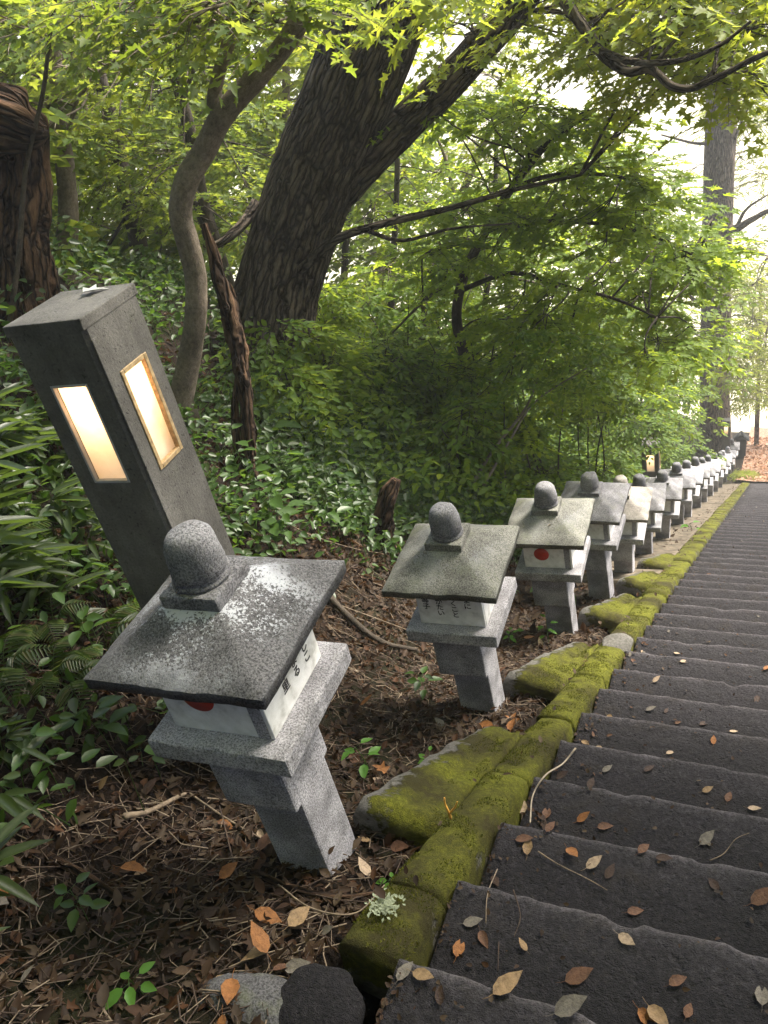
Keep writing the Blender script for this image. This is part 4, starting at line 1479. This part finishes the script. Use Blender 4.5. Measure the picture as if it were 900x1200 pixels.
# ------------------------------------------------------------------ undergrowth
def plant_pos(rng, n, x0, x1, y0, y1, keep):
    x = rng.uniform(x0, x1, n * 6)
    y = rng.uniform(y0, y1, n * 6)
    k = keep(x, y) > rng.uniform(0, 1, len(x))
    x, y = x[k][:n], y[k][:n]
    return np.stack([x, y, ground_z(x, y)], -1)


def cover(x, y):
    u = -x - 1.6
    a = sstep(.5, 1.2, u)
    a = np.maximum(a, sstep(.25, .7, u) * (1 - sstep(1.0, 1.9, y)))
    a = a * (.35 + .65 * sstep(-.25, .15, fbm(np.stack([x * 1.3, y * 1.3, 0 * x], -1), 5, 2)))
    a = np.maximum(a, .8 * sstep(.1, .5, u) * sstep(5.0, 6.5, y))
    bare = sstep(1.7, 2.3, y) * (1 - sstep(4.0, 5.0, y)) * (1 - sstep(.35, .95, u))
    return np.clip(a - .9 * bare, 0, 1)


def undergrowth(name, n, x0, x1, y0, y1, h, nleaf, tmpl, lsize, mat, seed, keep=cover, droop=.25):
    rng = np.random.default_rng(seed)
    B = plant_pos(rng, n, x0, x1, y0, y1, keep)
    n = len(B)
    d = rng.normal(0, .45, (n, 3))
    d[:, 2] = 1
    mbl, mbw = MB(), MB()
    hh = h * rng.uniform(.5, 1.3, n)
    sprays(mbl, mbl, B - [0, 0, .02], d, hh, nleaf, tmpl, lsize, rng, droop=.05, nrm_noise=.5, wood=.003, upvec=np.tile([0.2, -.2, .6], (n, 1)) + rng.normal(0, .5, (n, 3)))
    return mbl.build(name, mat, kind='stuff', label='low leafy undergrowth covering the shaded bank', cat='undergrowth')


def bank_leaves(name, n, x0, x1, y0, y1, hmax, tmpl, lsize, mat, seed, keep=cover):
    """Level-ish leaves at knee height and below, as one mass of ground cover."""
    rng = np.random.default_rng(seed)
    B = plant_pos(rng, n, x0, x1, y0, y1, keep)
    n = len(B)
    B = np.repeat(B, 7, 0) + rng.normal(0, .10, (n * 7, 3)) * [1, 1, .25]
    B[:, 2] = ground_z(B[:, 0], B[:, 1]) + np.repeat(rng.uniform(.03, hmax, n), 7) + rng.normal(0, .03, n * 7)
    a = rng.normal(0, 1, (n * 7, 3)) * [1, 1, .25] - [0, 0, .25]
    nn = rng.normal(0, .4, (n * 7, 3)) + [0, 0, 1]
    mbl = MB()
    put_leaves(mbl, tmpl, B, a, nn, lsize * rng.uniform(.6, 1.3, n * 7))
    # stalks
    k = np.arange(0, n * 7, 7)
    s = B[k]
    g = np.stack([s[:, 0] + rng.normal(0, .04, n), s[:, 1] + rng.normal(0, .04, n), ground_z(s[:, 0], s[:, 1]) - .02], -1)
    w = np.array([[.003, 0, 0], [-.0015, .0026, 0], [-.0015, -.0026, 0]])
    V = np.concatenate([g[:, None] + w[None], s[:, None] + w[None] * .5], 1)
    F = (np.arange(n) * 6)[:, None, None] + np.array([[0, 1, 4, 3], [1, 2, 5, 4], [2, 0, 3, 5]])[None]
    mbl.add(V.reshape(-1, 3), F.reshape(-1, 4))
    return mbl.build(name, mat, kind='stuff', label='low leafy ground cover over the shaded bank', cat='undergrowth')


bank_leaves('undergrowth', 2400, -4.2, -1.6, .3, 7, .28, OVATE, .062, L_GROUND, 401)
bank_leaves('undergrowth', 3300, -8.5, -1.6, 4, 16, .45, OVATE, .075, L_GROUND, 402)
bank_leaves('undergrowth', 2400, -4.2, -1.75, 5, 20, .75, OVATE, .085, L_SHRUB, 406)
bank_leaves('undergrowth', 2200, -14, -2, 10, 26, .6, RHOMB, .12, L_SHRUB, 403)
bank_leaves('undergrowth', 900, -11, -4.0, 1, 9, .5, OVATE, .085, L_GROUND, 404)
bank_leaves('undergrowth', 260, -.98, -.5, 22.4, 25.2, .25, LANCE, .10, L_FAR, 405, keep=lambda x, y: np.ones_like(x))


# plants one can pick out: bamboo grass, ferns, broad-leaved seedlings
def stem_tube(mb, P, r0, r1, seg=5):
    tube(mb, P, np.linspace(r0, r1, len(P)), seg)


def sasa_meshes(seed):
    rng = np.random.default_rng(seed)
    ms, leaves = MB(), []
    for s in range(3):
        a = rng.uniform(0, 6.28)
        tip = np.array([math.cos(a) * .13, math.sin(a) * .13, rng.uniform(.28, .45)])
        P = smooth_path([(0, 0, -.05), tip * [.35, .35, .55], tip], 8)
        stem_tube(ms, P, .004, .002)
        for k in range(6):
            b = P[-1 - k // 2]
            th = a + rng.uniform(-1.7, 1.7)
            d = np.array([math.cos(th), math.sin(th), rng.uniform(-.25, .35)])
            m1 = MB()
            put_leaves(m1, BLADE, b[None], d[None], np.array([[rng.normal(0, .3), rng.normal(0, .3), 1]]), rng.uniform(.20, .30))
            leaves.append(m1)
    return ms, leaves


def fern_meshes(seed):
    rng = np.random.default_rng(seed)
    fr = []
    for s in range(5):
        a = s * 1.2566 + rng.uniform(-.3, .3)
        d = np.array([math.cos(a), math.sin(a), 0])
        L = rng.uniform(.28, .42)
        P = smooth_path([(0, 0, -.02), d * L * .45 + [0, 0, L * .45], d * L + [0, 0, L * .32]], 18)
        mb = MB()
        stem_tube(mb, P, .003, .001, 4)
        T = norm(np.gradient(P, axis=0))
        sd = norm(np.cross(T, [0, 0, 1.0]))
        for sg in (-1, 1):
            k = np.arange(3, 18)
            w = np.sin(np.linspace(.35, 3.0, len(k))) * .11 * L / .35 + .012
            put_leaves(mb, LANCE, P[k], sd[k] * sg + T[k] * .35, np.cross(T[k], sd[k]) * -1 * np.sign(np.cross(T[k], sd[k])[:, 2:3] * -1), w)
        fr.append(mb)
    return None, fr


def seedling_meshes(seed, n=6, size=.055, h=.12, tmpl=OVATE):
    rng = np.random.default_rng(seed)
    ms = MB()
    tip = np.array([rng.normal(0, .03), rng.normal(0, .03), h])
    P = smooth_path([(0, 0, -.04), tip * .5 + [.01, 0, 0], tip], 7)
    stem_tube(ms, P, .0025, .0015)
    lv = []
    for k in range(n):
        f = .45 + .55 * (k // 2 + 1) / ((n + 1) // 2)
        b = P[min(6, int(f * 6))]
        th = (k % 2) * math.pi + (k // 2) * 1.4 + rng.normal(0, .2)
        d = np.array([math.cos(th), math.sin(th), rng.uniform(.0, .35)])
        e = b + d * size * .45
        stem_tube(ms, np.array([b, (b + e) / 2, e]), .0013, .001, 4)
        m1 = MB()
        put_leaves(m1, tmpl, e[None], d[None] - [0, 0, .2], np.array([[rng.normal(0, .25), rng.normal(0, .25), 1]]), size * rng.uniform(.8, 1.25))
        lv.append(m1)
    return ms, lv


def make_proto(ms, lv, leafmat, leafname):
    return (ms.mesh('stem', L_GROUND) if ms else None, [q.mesh(leafname, leafmat) for q in lv], leafname)


PROTO = {'bamboo_grass': [make_proto(*sasa_meshes(s), L_SASA, 'leaf') for s in (1, 2, 3)],
         'fern': [make_proto(*fern_meshes(s), L_SASA, 'frond') for s in (4, 5)],
         'seedling': [make_proto(*seedling_meshes(s, n, z, h), L_SEED, 'leaf') for s, n, z, h in ((6, 6, .06, .13), (7, 5, .055, .10), (8, 7, .05, .15))],
         'broadleaf_plant': [make_proto(*seedling_meshes(s, n, z, h), L_GROUND, 'leaf') for s, n, z, h in ((9, 7, .11, .30), (10, 6, .13, .26), (11, 9, .10, .38))],
         'shade_plant': [make_proto(*seedling_meshes(s, n, z, h), L_GROUND, 'leaf') for s, n, z, h in ((12, 8, .08, .24), (13, 6, .09, .20))]}


def plant(kind, loc, s, rz, label, group, var=0, tilt=(0, 0)):
    me, lv, ln = PROTO[kind][var % len(PROTO[kind])]
    t = empty(kind, loc, rz, label=label, cat={'bamboo_grass': 'grass', 'fern': 'fern', 'seedling': 'seedling'}.get(kind, 'plant'), group=group)
    t.scale = (s, s, s)
    t.rotation_euler = (tilt[0], tilt[1], rz)
    if me:
        link(bpy.data.objects.new('stem', me), t)
    for q in lv:
        link(bpy.data.objects.new(ln, q), t)


def on_ground(px, py, lift=0.0):
    """Where the sight line through a pixel meets the ground."""
    v = at(px, py, 1.0) - CAM
    d = np.arange(.5, 30, .01)
    Q = CAM + v * d[:, None]
    k = np.argmax(Q[:, 2] <= ground_z(Q[:, 0], Q[:, 1]) + lift)
    q = Q[k]
    return np.array([q[0], q[1], float(ground_z(q[0], q[1]))])


rp_ = random.Random(9)
# seedlings and plants placed where they grow
for (x, y, kind, s, lab) in [(170, 1160, 'seedling', .9, 'small bright seedling with rounded leaves in litter before the lichen frosted lantern'), (437, 905, 'seedling', 1.0, 'upright pale green seedling between first and second lanterns'),
                             (497, 893, 'seedling', .6, 'tiny seedling with two round leaves beside the concrete ledge'), (465, 1040, 'seedling', .55, 'tiny toothed seedling growing against the mossy kerb'),
                             (348, 1178, 'seedling', .5, 'single lime green leaf sprout beside the rocks at the kerb head'),
                             (505, 815, 'shade_plant', .8, 'dark leafy plant at the foot of the second lantern'), (645, 752, 'seedling', 1.1, 'narrow leaved plant at the foot of the third lantern'),
                             (595, 750, 'seedling', .9, 'leafy sprig between second and third lanterns'), (345, 655, 'broadleaf_plant', .9, 'bright broad leaved plant beside the lichen frosted roof'),
                             (120, 770, 'broadleaf_plant', .75, 'round leaved plant against the eave of the lichen frosted lantern'), (135, 880, 'broadleaf_plant', .8, 'round leaved plant below the eave of the lichen frosted lantern'),
                             (75, 930, 'broadleaf_plant', .7, 'dull broad leaved plant in litter at the bank foot'), (105, 1080, 'shade_plant', .6, 'dark trefoil plant lying low in the litter'),
                             (705, 650, 'broadleaf_plant', 1.15, 'bright leafy plant reaching over the fourth lantern'), (720, 690, 'broadleaf_plant', 1.0, 'bright leafy plant beside the post of the fourth lantern'),
                             (815, 630, 'seedling', 2.0, 'tuft of yellow green leaves between lanterns on the concrete ledge')]:
    q = on_ground(x, y + 6)
    if kind == 'broadleaf_plant' and x > 650:
        q = np.array([-1.48, {705: 4.85, 720: 5.15}[x], 0])
        q[2] = float(ground_z(q[0], q[1]))
    plant(kind, tuple(q), s, rp_.uniform(0, 6.28), lab, None, rp_.randrange(3))
for k in range(22):
    x, y = rp_.uniform(-40, 110), rp_.uniform(545, 760)
    q = on_ground(x, y)
    plant('bamboo_grass', tuple(q), rp_.uniform(.6, .95), rp_.uniform(0, 6.28), 'bamboo grass clump on the bank beside the tall lamp post', 'bamboo grass clumps', k)
for k in range(5):
    x, y = rp_.uniform(-30, 40), rp_.uniform(900, 1200)
    plant('bamboo_grass', tuple(on_ground(x, y)), rp_.uniform(.4, .6), rp_.uniform(0, 6.28), 'bamboo grass clump in litter at the bank foot', 'bamboo grass by the litter', k)
for k in range(8):
    x, y = rp_.uniform(-20, 130), rp_.uniform(660, 860)
    plant('fern', tuple(on_ground(x, y)), rp_.uniform(.5, .75), rp_.uniform(0, 6.28), 'small dull fern on the bank beside the lichen frosted lantern', 'ferns on the bank', k)
for k in range(70):
    x, y = rp_.uniform(280, 560), rp_.uniform(420, 660)
    if y > 650 - abs(x - 320) * .25:
        continue
    plant(('broadleaf_plant', 'shade_plant')[k % 2], tuple(on_ground(x, y)), rp_.uniform(.8, 1.4), rp_.uniform(0, 6.28), 'leafy plant on the bank behind the lanterns', 'leafy plants behind the lanterns', k)
for k in range(36):
    x, y = rp_.uniform(560, 730), rp_.uniform(500, 580)
    plant(('broadleaf_plant', 'shade_plant')[k % 2], tuple(on_ground(x, y)), rp_.uniform(.9, 1.5), rp_.uniform(0, 6.28), 'leafy plant on the bank behind the lanterns', 'leafy plants behind the lanterns', k)

# ------------------------------------------------------------------ litter: dead leaves, needles, twigs
def litter(n, x0, x1, y0, y1, size, seed, keep, lift=.012):
    rng = np.random.default_rng(seed)
    B = plant_pos(rng, n, x0, x1, y0, y1, keep)
    n = len(B)
    B[:, 2] += rng.uniform(0, lift * 2.2, n)
    a = rng.normal(0, 1, (n, 3)) * [1, 1, .3]
    nn = rng.normal(0, .45, (n, 3)) + [0, .4, 1]
    sz = size * rng.uniform(.45, 1.25, n)
    mb = MB()
    h = n // 2
    curl1 = leaf_template([(0, 0), (.16, .2), (.42, .28), (.72, .18), (1, 0)], .7, -.25)
    curl2 = leaf_template([(0, 0), (-.02, .4), (.24, .2), (.5, .47), (.52, .16), (.78, .11), (1, 0)], .6, .3)
    put_leaves(mb, curl1, B[:h], a[:h], nn[:h], sz[:h])
    put_leaves(mb, curl2, B[h:], a[h:], nn[h:], sz[h:])
    return mb


bare = lambda x, y: np.clip(1.0 - .75 * cover(x, y), 0, 1)
litter(11000, -2.7, -.98, .25, 4.8, .044, 500, bare).build('leaf_litter', L_DEAD, kind='stuff', label='brown dead leaves carpeting the ground round the lanterns', cat='litter')
litter(5000, -5.5, -1.0, 3.5, 12, .075, 501, bare).build('leaf_litter', L_DEAD, kind='stuff', label='brown dead leaves carpeting the bank behind the lanterns', cat='litter')
litter(5000, -4.5, -1.9, 1.8, 6.5, .055, 503, lambda x, y: np.ones_like(x)).build('leaf_litter', L_DEAD, kind='stuff', label='brown dead leaves lying under the plants of the bank', cat='litter')
lp = litter(2600, -.9, 2.4, 21.7, 33, .13, 502, lambda x, y: np.ones_like(x))
L_ORANGE = m_leaf('orange_dead_leaf', [(.22, .10, .05), (.34, .18, .10), (.40, .26, .17), (.28, .12, .06)], [(.3, .15, .06), (.36, .2, .1)], .2, .7, .25)
lp.v = [v + np.array([0, 0, 1.0]) * (plane_z(v[:, 1]) + .08 - ground_z(v[:, 0], v[:, 1]))[:, None] for v in lp.v]
lp.build('leaf_litter', L_ORANGE, kind='stuff', label='orange brown dead leaves covering the path below the stairs', cat='litter')
rng = np.random.default_rng(510)
lk = MB()
n = 420
yk = rng.uniform(.9, 21, n) ** 1.0
xk = kerb_x(yk) - rng.uniform(.02, .42, n)
B = np.stack([xk, yk, plane_z(yk) + np.where(xk > kerb_x(yk) - .16, .045, -.02) + .01], -1)
put_leaves(lk, leaf_template([(0, 0), (.2, .22), (.5, .26), (1, 0)], .5, -.2), B, rng.normal(0, 1, (n, 3)) * [1, 1, .2], rng.normal(0, .3, (n, 3)) + [0, .4, 1], .04 * rng.uniform(.5, 1.2, n))
lk.build('leaf_litter', L_DEAD, kind='stuff', label='small dead leaves scattered on kerb and concrete ledge', cat='litter')

# rotting fibres and fine twigs in the litter
rng = np.random.default_rng(520)
B = plant_pos(rng, 4200, -2.4, -.98, .3, 4.5, bare)
n = len(B)
L = rng.uniform(.03, .16, n)
a = norm(rng.normal(0, 1, (n, 3)) * [1, 1, .12])
bnd = np.cross(a, [0, 0, 1.0]) * (rng.normal(0, .18, n) * L)[:, None]
C = np.stack([B - a * (L / 2)[:, None], B + bnd, B + a * (L / 2)[:, None]], 1) + np.array([0, 0, .018])
for j in range(3):
    C[:, j, 2] = ground_z(C[:, j, 0], C[:, j, 1]) + .012 + rng.uniform(0, .025, n)
ang = np.array([0, 2.094, 4.189])
w = rng.uniform(.0008, .0028, n)
sd = norm(np.cross(a, [0, 0, 1.0]))
ring = sd[:, None, None] * np.cos(ang)[None, None, :, None] + np.array([0, 0, 1.0]) * np.sin(ang)[None, None, :, None]
V = C[:, :, None] + ring * w[:, None, None, None]
q = [[k * 3 + j, k * 3 + (j + 1) % 3, k * 3 + 3 + (j + 1) % 3, k * 3 + 3 + j] for k in (0, 1) for j in range(3)]
F = (np.arange(n) * 9)[:, None, None] + np.array(q)[None]
h = n // 3
MB().add(V[:h].reshape(-1, 3), F[:h].reshape(-1, 4)).build('twig_litter', TWIG, kind='stuff', label='fine pale straws and twigs in the leaf litter', cat='litter')
mbf = MB().add(V[h:].reshape(-1, 3), F[:n - h].reshape(-1, 4))
mbf.build('twig_litter', TWIGD, kind='stuff', label='fine dark twigs and fibres in the leaf litter', cat='litter')


def twig(pts, r0, r1, mat, label, n=20, lift=.012, free=False):
    W = []
    for p in pts:
        g = p if free else np.array(p, float)
        W.append(g)
    P = smooth_path(W, n)
    mb = MB()
    tube(mb, P, np.linspace(r0, r1, n), 6, .25)
    return mb.build('twig', mat, smooth=True, attr='bark', label=label, cat='twig')


def gpx(*pts, lift=.02):
    out = []
    for p in pts:
        q = on_ground(*p)
        out.append(q + [0, 0, lift])
    return out


twig(gpx((225, 935), (270, 965), (330, 1000), (360, 1015)), .0045, .002, TWIG, 'thin pale stick lying below the lichen frosted lantern')
twig(gpx((150, 965), (180, 958), (212, 943), (222, 938), lift=.03), .012, .005, TWIG, 'split pale piece of wood in the litter')
twig(gpx((380, 700), (440, 755), (490, 770), lift=.05), .022, .012, B_DARK, 'thick dark fallen branch behind the lichen frosted lantern')
twig(gpx((395, 715), (450, 735), (520, 760), (560, 765), lift=.05), .004, .002, TWIG, 'long pale bent twig crossing behind the second lantern')
twig(gpx((330, 620), (370, 640), (420, 655), (455, 660), lift=.08), .004, .002, TWIG, 'pale twig arching over the bare bank')
twig(gpx((300, 1030), (350, 1050), (400, 1060), (440, 1055), lift=.03), .012, .006, B_ROT, 'rotten brown branch against the kerb')
twig(gpx((330, 1045), (370, 1075), (420, 1080), (455, 1050), lift=.035), .003, .002, TWIG, 'thin pale root curling beside the mossy kerb')
twig(gpx((260, 950), (290, 1060), (330, 1120), (380, 1180), (430, 1200), lift=.02), .0028, .0015, TWIGD, 'long thin dark twig trailing down through the litter')
twig(gpx((60, 1010), (100, 1030), (140, 1055), (160, 1062), lift=.02), .015, .008, B_ROT, 'dark rotten branch half buried in litter at the bank foot')
for k in range(26):
    x, y = rp_.uniform(10, 400), rp_.uniform(900, 1180)
    a = rp_.uniform(0, 6.28)
    l = rp_.uniform(14, 45)
    twig(gpx((x, y), (x + math.cos(a) * l, y + math.sin(a) * l * .6), (x + math.cos(a + .3) * l * 2, y + math.sin(a + .3) * l * 1.2), lift=.02), .002, .001, (TWIG, TWIGD)[k % 2],
         'small dry twig lying among the dead leaves', n=8)['group'] = 'small twigs in the litter'


def step_z(x, y):
    k = math.ceil((y - Y0) / RUN)
    return -SLOPE * (Y0 + k * RUN)


def on_step(px, py):
    v = at(px, py, 1.0) - CAM
    for d in np.arange(.5, 30, .004):
        q = CAM + v * d
        if q[2] <= step_z(q[0], q[1]) + .006:
            return np.array([q[0], q[1], step_z(q[0], q[1]) + .007])
    return q


def spx(*pts, lift=.004):
    return [on_step(*p) + [0, 0, lift] for p in pts]


twig(spx((675, 880), (660, 898), (640, 912), (625, 935), (622, 968), lift=.012), .0036, .0026, m_plain('bleached_twig', (.27, .22, .17), .8), 'bleached curved stick lying across a step beside the kerb')
twig(spx((631, 1000), (655, 1015), (690, 1032), (712, 1045)), .0025, .0012, TWIG, 'forked grey twig lying on a dark step')
twig(spx((832, 1010), (848, 1002), (862, 985), (878, 978)), .0022, .001, TWIG, 'short pale straw leaning on a step edge')
twig(spx((583, 1020), (572, 1050), (570, 1085)), .002, .001, TWIG, 'thin straight pale twig on the second visible step')
twig(spx((602, 1045), (610, 1075), (603, 1100)), .002, .001, TWIGD, 'thin dark branching twig on the second visible step')
twig(spx((585, 1105), (584, 1140)), .0014, .001, TWIGD, 'needle thin stalk standing against a step', n=6)

# single fallen leaves
FL = []
for s in range(8):
    tm = leaf_template([(0, 0), (.12, .17), (.38, .27), (.66, .2), (1, 0)] if s != 7 else [(0, 0), (-.02, .4), (.24, .2), (.5, .47), (.52, .16), (.78, .11), (1, 0)], .15 + .12 * s / 2, [-.12, .1, -.3, .2][s % 4])
    tv = tm[0].copy()
    # a stalk
    mbq = MB().add(tv, tm[1])
    tube(mbq, np.array([[-.32, .03, .03], [-.15, 0, .0], [0, 0, 0], [.6, 0, -.02 + tv[1, 2] * .36]]), [.008, .009, .009, .004], 4)
    FL.append(mbq)
COLS_ = {'orange': (.42, .17, .05), 'tan': (.42, .27, .14), 'brown': (.16, .075, .04), 'grey': (.22, .19, .16), 'pale': (.52, .38, .26), 'dark': (.065, .035, .024), 'yellow': (.55, .33, .06), 'green': (.22, .30, .04)}
COLS = {k: tuple((.5 if k in ('orange', 'tan', 'yellow') else .6) * q for q in v) for k, v in COLS_.items()}
FM = {}
for c in COLS:
    k = NT(c + '_fallen_leaf')
    nn_ = k.noise(5, 5, .7)
    k.bump(nn_, .4, .02)
    cc = COLS[c]
    FM[c] = k.out(k.ramp(nn_, [(.3, tuple(v * .45 for v in cc)), (.55, cc), (.75, tuple(min(1, v * 1.25) for v in cc))]), .6, .3)
FMESH = {(s, c): FL[s].mesh('leaf_blade', FM[c], True) for s in range(8) for c in COLS}


def fallen(loc, size, rz, colr, var, where, tilt=(0, 0)):
    o = bpy.data.objects.new('fallen_leaf', FMESH[(var % 8, colr)])
    o.location = loc
    o.scale = (size, size, size)
    o.rotation_euler = (tilt[0], tilt[1], rz)
    link(o, None, '%s fallen leaf lying on %s' % (colr, where), 'leaf', '%s leaves on %s' % (colr, where))


SPEC = [(578, 1166, .085, 'tan', .5), (535, 1123, .06, 'orange', 1.2), (543, 1084, .055, 'grey', 0), (563, 1092, .05, 'brown', -1.3), (604, 985, .06, 'brown', -.2), (618, 1003, .062, 'tan', 1.3), (665, 995, .062, 'orange', -1.2),
        (687, 1018, .062, 'pale', .4), (640, 960, .06, 'brown', 1.3), (676, 963, .055, 'orange', .3), (700, 970, .055, 'brown', 0), (690, 925, .05, 'dark', 1), (612, 955, .07, 'pale', 1.4), (652, 912, .05, 'dark', .2),
        (823, 928, .045, 'tan', .2), (852, 940, .05, 'brown', 1), (876, 947, .045, 'pale', -.4), (781, 884, .04, 'pale', .3), (836, 873, .045, 'orange', 1.2), (748, 1000, .05, 'brown', .6), (768, 1005, .05, 'dark', -.4),
        (820, 990, .07, 'grey', .5), (735, 1070, .05, 'brown', .1), (662, 1150, .075, 'brown', .2), (748, 1183, .06, 'orange', -1), (760, 1180, .07, 'tan', -1.1), (784, 1156, .05, 'brown', .3), (650, 1190, .08, 'grey', .2),
        (484, 1140, .06, 'tan', -.5), (466, 1150, .06, 'grey', .9), (710, 1030, .05, 'dark', .8), (797, 776, .05, 'pale', 0), (712, 775, .06, 'grey', 1), (820, 850, .05, 'dark', .3), (757, 833, .05, 'grey', 0),
        (706, 905, .05, 'grey', .4), (640, 975, .05, 'brown', .8), (880, 1060, .08, 'brown', .3), (893, 1180, .06, 'grey', 1.2), (755, 905, .05, 'dark', .4), (895, 785, .05, 'orange', .4), (765, 800, .05, 'pale', .4)]
for i, (x, y, s, c, r) in enumerate(SPEC):
    q = on_step(x, y)
    fallen(tuple(q), s, r + .4, c, i % 7, 'the dark steps', (rp_.uniform(-.15, .15), rp_.uniform(-.15, .15)))
for i in range(165):
    k = int(rp_.random() ** 1.4 * 56)
    yn = Y0 + k * RUN
    x = float(kerb_x(yn)) + (.03 + rp_.random() ** 2.6 * 1.9)
    y = yn - .03 - rp_.random() ** .7 * .20
    fallen((x, y, -SLOPE * yn + .007), rp_.uniform(.025, .055), rp_.uniform(0, 6.28), rp_.choice(['brown', 'dark', 'grey', 'tan', 'dark', 'brown', 'pale', 'dark', 'brown']), i % 7, 'the dark steps', (rp_.uniform(-.3, .3), rp_.uniform(-.3, .3)))
rng = np.random.default_rng(530)
n = 2600
ks = (rng.uniform(0, 1, n) ** 1.2 * 58).astype(int)
yn = Y0 + ks * RUN
xs_ = kerb_x(yn) + .01 + rng.uniform(0, 1, n) ** 3.0 * 2.2
B = np.stack([xs_, yn - .02 - rng.uniform(0, 1, n) * .22, -SLOPE * yn + .009], -1)
mbq = MB()
put_leaves(mbq, leaf_template([(0, 0), (.2, .3), (.55, .26), (1, 0)], .5, -.2), B, rng.normal(0, 1, (n, 3)) * [1, 1, .25], rng.normal(0, .35, (n, 3)) + [0, 0, 1], .018 * rng.uniform(.3, 1.3, n))
mbq.build('step_litter', L_DEAD, kind='stuff', label='crumbs of dead leaf scattered over the dark steps', cat='litter')
for i in range(84):
    x, y = rp_.uniform(-10, 470), rp_.uniform(880, 1200)
    if i > 52:
        x, y = rp_.uniform(330, 640), rp_.uniform(690, 880)
    q = on_ground(x, y)
    if q[0] > -1.0:
        continue
    fallen((q[0], q[1], q[2] + rp_.uniform(.015, .04)), rp_.uniform(.04, .075), rp_.uniform(0, 6.28), rp_.choice(['brown', 'orange', 'tan', 'grey', 'brown', 'dark', 'brown', 'pale']), i, 'the littered ground', (rp_.uniform(-.5, .5), rp_.uniform(-.5, .5)))
for i, (x, y, c) in enumerate([(305, 1080, 'orange'), (345, 1100, 'tan'), (320, 1130, 'orange'), (385, 1165, 'orange'), (280, 1160, 'orange'), (150, 1030, 'orange'), (310, 1010, 'brown'), (340, 1000, 'grey'), (325, 1120, 'tan'), (355, 1005, 'brown'), (425, 835, 'orange'), (600, 865, 'orange'), (580, 860, 'orange')]):
    q = on_ground(x, y)
    fallen((q[0], q[1], q[2] + .05), .085, i * 1.3, c, i, 'the littered ground', (.4 * math.sin(i), .4 * math.cos(i)))
o = bpy.data.objects.new('yellow_leaf', FMESH[(1, 'yellow')])
o.location = (-1.21, 4.17 - .14, BASE_Z[2] + .995)
o.scale = (.035, .035, .035)
o.rotation_euler = (-.4, 0, 1)
link(o, None, 'small yellow leaf stuck on the roof of the third lantern', 'leaf')

# orange coral fungus, lichen patch on the kerb
c0 = np.array([float(kerb_x(1.5)) - .13, 1.47, float(plane_z(1.47)) + .03])
mb = MB()
tube(mb, smooth_path([c0, c0 + [0, 0, .03], c0 + [-.012, .01, .055], c0 + [-.010, .012, .085]], 10), np.linspace(.005, .0025, 10), 6, .2)
tube(mb, smooth_path([c0 + [0, 0, .025], c0 + [.02, .01, .05], c0 + [.032, .012, .078]], 8), np.linspace(.0045, .002, 8), 6, .2)
mb.build('coral_fungus', m_plain('orange_fungus', (.55, .28, .05), .6), smooth=True, label='tiny forked orange fungus growing from the mossy kerb', cat='fungus')
rl_ = np.random.default_rng(5)
mb = MB()
yc = 1.0
n = 170
B = np.stack([float(kerb_x(yc)) - .10 + rl_.normal(0, .020, n), yc + rl_.normal(0, .020, n), np.full(n, float(plane_z(yc)) + .035)], -1)
B[:, 2] = plane_z(B[:, 1]) + .038 + rl_.uniform(0, .008, n)
put_leaves(mb, RHOMB, B, rl_.normal(0, 1, (n, 3)) * [1, 1, .1], rl_.normal(0, .15, (n, 3)) + [0, .3, 1], .013)
mb.build('lichen_patch', m_plain('pale_lichen', (.20, .225, .15), .9), label='pale green lichen rosette on the head of the mossy kerb', cat='lichen')

# ------------------------------------------------------------------ thin sunlit haze
HAZE_DENSITY = 0.0032
hm = bpy.data.materials.new('thin_haze')
hm.use_nodes = True
hn = hm.node_tree
hn.nodes.remove(hn.nodes['Principled BSDF'])
pv = hn.nodes.new('ShaderNodeVolumePrincipled')
pv.inputs['Color'].default_value = (.95, .95, .9, 1)
pv.inputs['Density'].default_value = HAZE_DENSITY
pv.inputs['Anisotropy'].default_value = .3
hn.links.new(pv.outputs['Volume'], hn.nodes['Material Output'].inputs['Volume'])
box('haze', -950, 950, -950, 950, -47.5, 26, hm, bev=0, kind='stuff', label='thin bright haze in the air of wood and valley', cat='haze')
